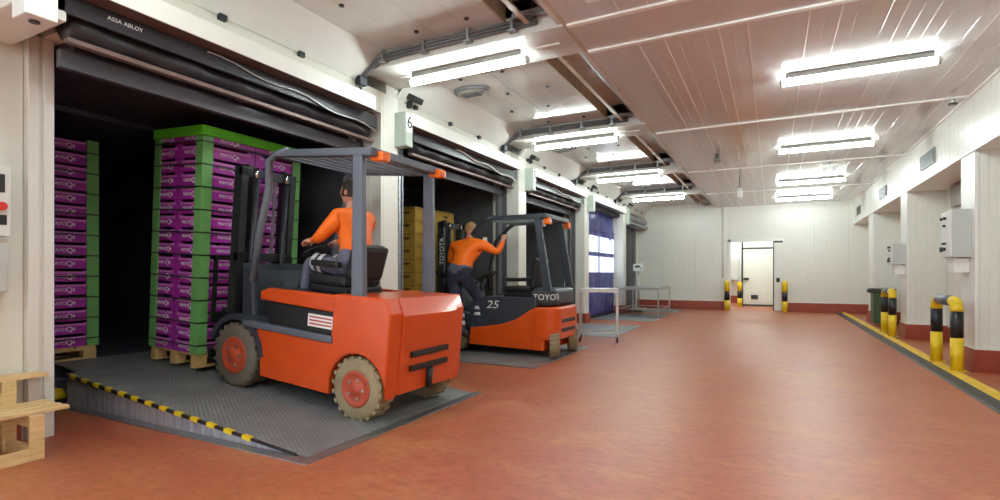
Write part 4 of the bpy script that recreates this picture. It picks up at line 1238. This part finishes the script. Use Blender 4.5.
def head_into(bm, M, mi_skin, mi_eye):
    """sculpted head in frame M: +x is the face direction, z up, centre of skull at origin"""
    def add(fn, mi, seg=20, ring=14):
        vs_ = []
        for i in range(ring + 1):
            th = PI * i / ring
            for k in range(seg):
                ph = 2 * PI * k / seg
                p = Vector((math.sin(th) * math.cos(ph), math.sin(th) * math.sin(ph), math.cos(th)))
                vs_.append(bm.verts.new(M @ fn(p)))
        for i in range(ring):
            for k in range(seg):
                a, b_, c, d = vs_[i * seg + k], vs_[i * seg + (k + 1) % seg], vs_[(i + 1) * seg + (k + 1) % seg], vs_[(i + 1) * seg + k]
                try:
                    f = bm.faces.new((a, d, c, b_)); f.smooth = True; f.material_index = mi
                except ValueError:
                    pass
    def skull(p):
        x, y, z = p.x * .098, p.y * .076, p.z * .118
        if z < 0:
            k = 1 + z / .118 * .22
            y *= k; x = x * k + (.012 if p.x > 0 else 0) * (-z / .118)
        if p.x > .55:
            w = math.exp(-(p.y / .22) ** 2)
            x += .022 * w * math.exp(-((z + .012) / .022) ** 2)          # nose
            x += .006 * w * math.exp(-((z + .052) / .012) ** 2)          # lips
            x += .008 * w * math.exp(-((z + .092) / .018) ** 2)          # chin
            x -= .007 * math.exp(-((abs(p.y) - .38) / .16) ** 2) * math.exp(-((z - .012) / .014) ** 2)
        return Vector((x, y, z))
    add(skull, mi_skin, 28, 22)
    for s in (-1, 1):
        add(lambda p, s=s: Vector((.082 + p.x * .009, s * .030 + p.y * .013, .010 + p.z * .007)), mi_eye, 8, 6)
        add(lambda p, s=s: Vector((-.005 + p.x * .022, s * .078 + p.y * .010, -.005 + p.z * .032)), mi_skin, 10, 8)

def make_person(name, label, loc, J, radii, mats_of, bones, headM, hair_fn, hair_mat, cap=None):
    t = thing(name, label, 'person', loc)
    me, ml = person_mesh(J, bones, radii, mats_of, 'pelvis')
    bm = bmesh.new(); bm.from_mesh(me)
    for m in (SKIN, EYE):
        if m not in ml:
            ml.append(m); me.materials.append(m)
    head_into(bm, headM, ml.index(SKIN), ml.index(EYE))
    bm.to_mesh(me); bm.free()
    put('body', me, t)
    b = MB()
    for i in range(11):
        th = PI * .62 * i / 10
        for k in range(24):
            ph = 2 * PI * k / 24
            p = Vector((math.sin(th) * math.cos(ph), math.sin(th) * math.sin(ph), math.cos(th)))
            lim = hair_fn(p)
            q = Vector((p.x * .108, p.y * .086, p.z * .128)) * (1.0 if lim else .88)
            b.bm.verts.new(headM @ q)
    b.bm.verts.ensure_lookup_table()
    for i in range(10):
        for k in range(24):
            v = b.bm.verts
            f = b.bm.faces.new((v[i * 24 + k], v[(i + 1) * 24 + k], v[(i + 1) * 24 + (k + 1) % 24], v[i * 24 + (k + 1) % 24]))
            f.smooth = True
    b.build('hair' if cap is None else 'cap', hair_mat, t)
    if cap:
        b = MB()
        b.prism([(.06, -.075), (.12, -.07), (.165, -.045), (.175, 0), (.165, .045), (.12, .07), (.06, .075)], 'z', .034, .042, .002)
        b.xf(headM); b.build('cap_peak', hair_mat, t)
    return t

def hand_joints(J, bones, radii, mats, side, wrist, d, palm_n, m, curl=.5):
    """palm, four fingers and thumb from the wrist along d; palm_n is the palm normal (fingers curl towards it)"""
    d = Vector(d).normalized(); n = Vector(palm_n).normalized(); n = (n - d * n.dot(d)).normalized()
    s = d.cross(n)
    w = Vector(J[wrist])
    pk = side + '_palm'
    J[pk] = w + d * .065; radii[pk] = (.036, .020)
    bones.append((wrist, pk)); mats[(wrist, pk)] = m
    for k, (off, L) in enumerate(((-.030, .070), (-.010, .080), (.010, .076), (.030, .060))):
        prev = pk
        p = w + d * .085 + s * off
        ang = 0.15
        for q in range(3):
            nm = '%s_f%d_%d' % (side, k, q)
            J[nm] = p; radii[nm] = .0095 - .001 * q
            bones.append((prev, nm)); mats[(prev, nm)] = m
            prev = nm
            ang += curl
            p = p + (d * math.cos(ang) + n * math.sin(ang)) * (L * .5)
    prev = pk
    tb = [w + d * .045 - s * .040 + n * .01, w + d * .075 - s * .052 + n * .03, w + d * .10 - s * .040 + n * .05]
    for q, p in enumerate(tb):
        nm = '%s_t_%d' % (side, q)
        J[nm] = p; radii[nm] = .0105 - .001 * q
        bones.append((prev, nm)); mats[(prev, nm)] = m
        prev = nm

def base_body(J, radii, shirt, trousers, boot):
    bones = [('pelvis', 'waist'), ('waist', 'chest'), ('chest', 'upper_chest'), ('upper_chest', 'neck'), ('neck', 'skull')]
    mats = {bones[0]: trousers, bones[1]: shirt, bones[2]: shirt, bones[3]: shirt, bones[4]: SKIN}
    radii.update({'pelvis': (.155, .115), 'waist': (.15, .11), 'chest': (.165, .12), 'upper_chest': (.13, .10), 'neck': (.052, .052), 'skull': (.05, .05)})
    for s in ('l', 'r'):
        for a, b_, m in (('upper_chest', 'shoulder', shirt), ('shoulder', 'elbow', shirt), ('elbow', 'wrist', shirt), ('pelvis', 'hip', trousers), ('hip', 'knee', trousers), ('knee', 'ankle', trousers), ('ankle', 'toe', boot)):
            A = a if a in ('upper_chest', 'pelvis') else s + '_' + a
            bones.append((A, s + '_' + b_)); mats[(A, s + '_' + b_)] = m
        radii.update({s + '_shoulder': .072, s + '_elbow': .048, s + '_wrist': .032, s + '_hip': .098, s + '_knee': .066, s + '_ankle': .046, s + '_toe': (.046, .036)})
    return bones, mats

# seated driver, faces the dock (-X); built in local coordinates of a seat at the origin
def V(*a): return Vector(a)
J = {'pelvis': V(0, 0, .11), 'waist': V(.02, 0, .27), 'chest': V(-.02, 0, .42), 'upper_chest': V(-.05, 0, .56), 'neck': V(-.09, 0, .66), 'skull': V(-.11, 0, .76)}
radii = {}
for s, k in (('l', -1), ('r', 1)):   # l = towards the viewer
    J[s + '_shoulder'] = V(-.05, k * .22, .57)
    J[s + '_elbow'] = V(-.22, k * .27, .36)
    J[s + '_wrist'] = V(-.40, k * .17, .33)
    J[s + '_hip'] = V(-.05, k * .10, .09)
    J[s + '_knee'] = V(-.45, k * .15, .13)
    J[s + '_ankle'] = V(-.52, k * .14, -.26)
    J[s + '_toe'] = V(-.66, k * .15, -.31)
bones, mats = base_body(J, radii, HIVIS, GREYCL, BOOT)
radii.update({'waist': (.18, .135), 'chest': (.20, .14), 'upper_chest': (.16, .12), 'l_shoulder': .088, 'r_shoulder': .088, 'l_elbow': .060, 'r_elbow': .060})
for s, k in (('l', -1), ('r', 1)):
    hand_joints(J, bones, radii, mats, s, s + '_wrist', (-1, 0, -.1), (0, 0, -1), SKIN, .45)
headM = Matrix.Translation((-.13, 0, .82)) @ Matrix.Rotation(PI + .15, 4, 'Z')
drv = make_person('person', 'driver in orange high-visibility jacket seated in the moving forklift', (0, 0, 0), J, radii, mats, bones, headM, lambda p: p.x < .35 or p.z > .55, HAIR)
SEATL = Matrix.LocRotScale(FM.location, FM.rotation_euler, None) @ Vector((.92, 0, 1.125))
drv.location = SEATL
drv.rotation_euler = (0, PITCH, 0)
def band(parent, p, q, r, t0, t1, nm='reflective_band'):
    p, q = Vector(p), Vector(q)
    a, c = p.lerp(q, t0), p.lerp(q, t1)
    b = MB(); b.cyl(a, c, r, 18, cap=False)
    o = b.build(nm, REFLECT, parent)
    so = o.modifiers.new('thick', 'SOLIDIFY'); so.thickness = .004
for s in ('l', 'r'):
    band(drv, J[s + '_hip'], J[s + '_knee'], .094, .52, .62)
    band(drv, J[s + '_hip'], J[s + '_knee'], .088, .72, .82)

# second driver, climbing onto the parked forklift: one foot on the step, one trailing
PX, PY = -4.34, 7.02
J = {'pelvis': V(-.04, .02, 1.22), 'waist': V(-.02, .05, 1.38), 'chest': V(.02, .10, 1.54), 'upper_chest': V(.04, .15, 1.70), 'neck': V(.04, .19, 1.82), 'skull': V(.03, .22, 1.90)}
J['r_shoulder'] = V(.27, .15, 1.71); J['r_elbow'] = V(.46, .22, 1.58); J['r_wrist'] = V(.50, .30, 1.76)
J['l_shoulder'] = V(-.18, .18, 1.70); J['l_elbow'] = V(-.29, .24, 1.46); J['l_wrist'] = V(-.26, .42, 1.36)
J['r_hip'] = V(.08, .02, 1.19); J['r_knee'] = V(.17, .24, .84); J['r_ankle'] = V(.18, .17, .49); J['r_toe'] = V(.18, .32, .445)
J['l_hip'] = V(-.14, .02, 1.19); J['l_knee'] = V(-.06, .06, .74); J['l_ankle'] = V(.06, -.04, .33); J['l_toe'] = V(.08, .09, .27)
radii = {}
bones, mats = base_body(J, radii, HIVIS, NAVY, BOOT)
radii.update({'pelvis': (.19, .14), 'waist': (.19, .14), 'chest': (.21, .145), 'upper_chest': (.165, .12), 'l_shoulder': .088, 'r_shoulder': .088, 'l_elbow': .062, 'r_elbow': .062, 'l_hip': .115, 'r_hip': .115, 'l_knee': .082, 'r_knee': .082})
mats[('pelvis', 'waist')] = GREYCL
hand_joints(J, bones, radii, mats, 'r', 'r_wrist', (.05, .2, 1), (0, 1, 0), SKIN, .6)
hand_joints(J, bones, radii, mats, 'l', 'l_wrist', (0, 1, .1), (0, 0, -1), SKIN, .6)
headM = Matrix.Translation((.03, .25, 1.965)) @ Matrix.Rotation(PI * .62, 4, 'Z') @ Matrix.Rotation(.25, 4, 'Y')
clb = make_person('person', 'worker in orange high-visibility top and khaki cap climbing onto parked forklift', (0, 0, 0), J, radii, mats, bones, headM, lambda p: True, CAPM, cap=True)
clb.location = (PX, PY, 0)
clb.scale = (1.18, 1.05, 1.0)
for s in ('l', 'r'):
    band(clb, J[s + '_knee'], J[s + '_ankle'], .066, .30, .44)
    band(clb, J[s + '_knee'], J[s + '_ankle'], .060, .58, .72)
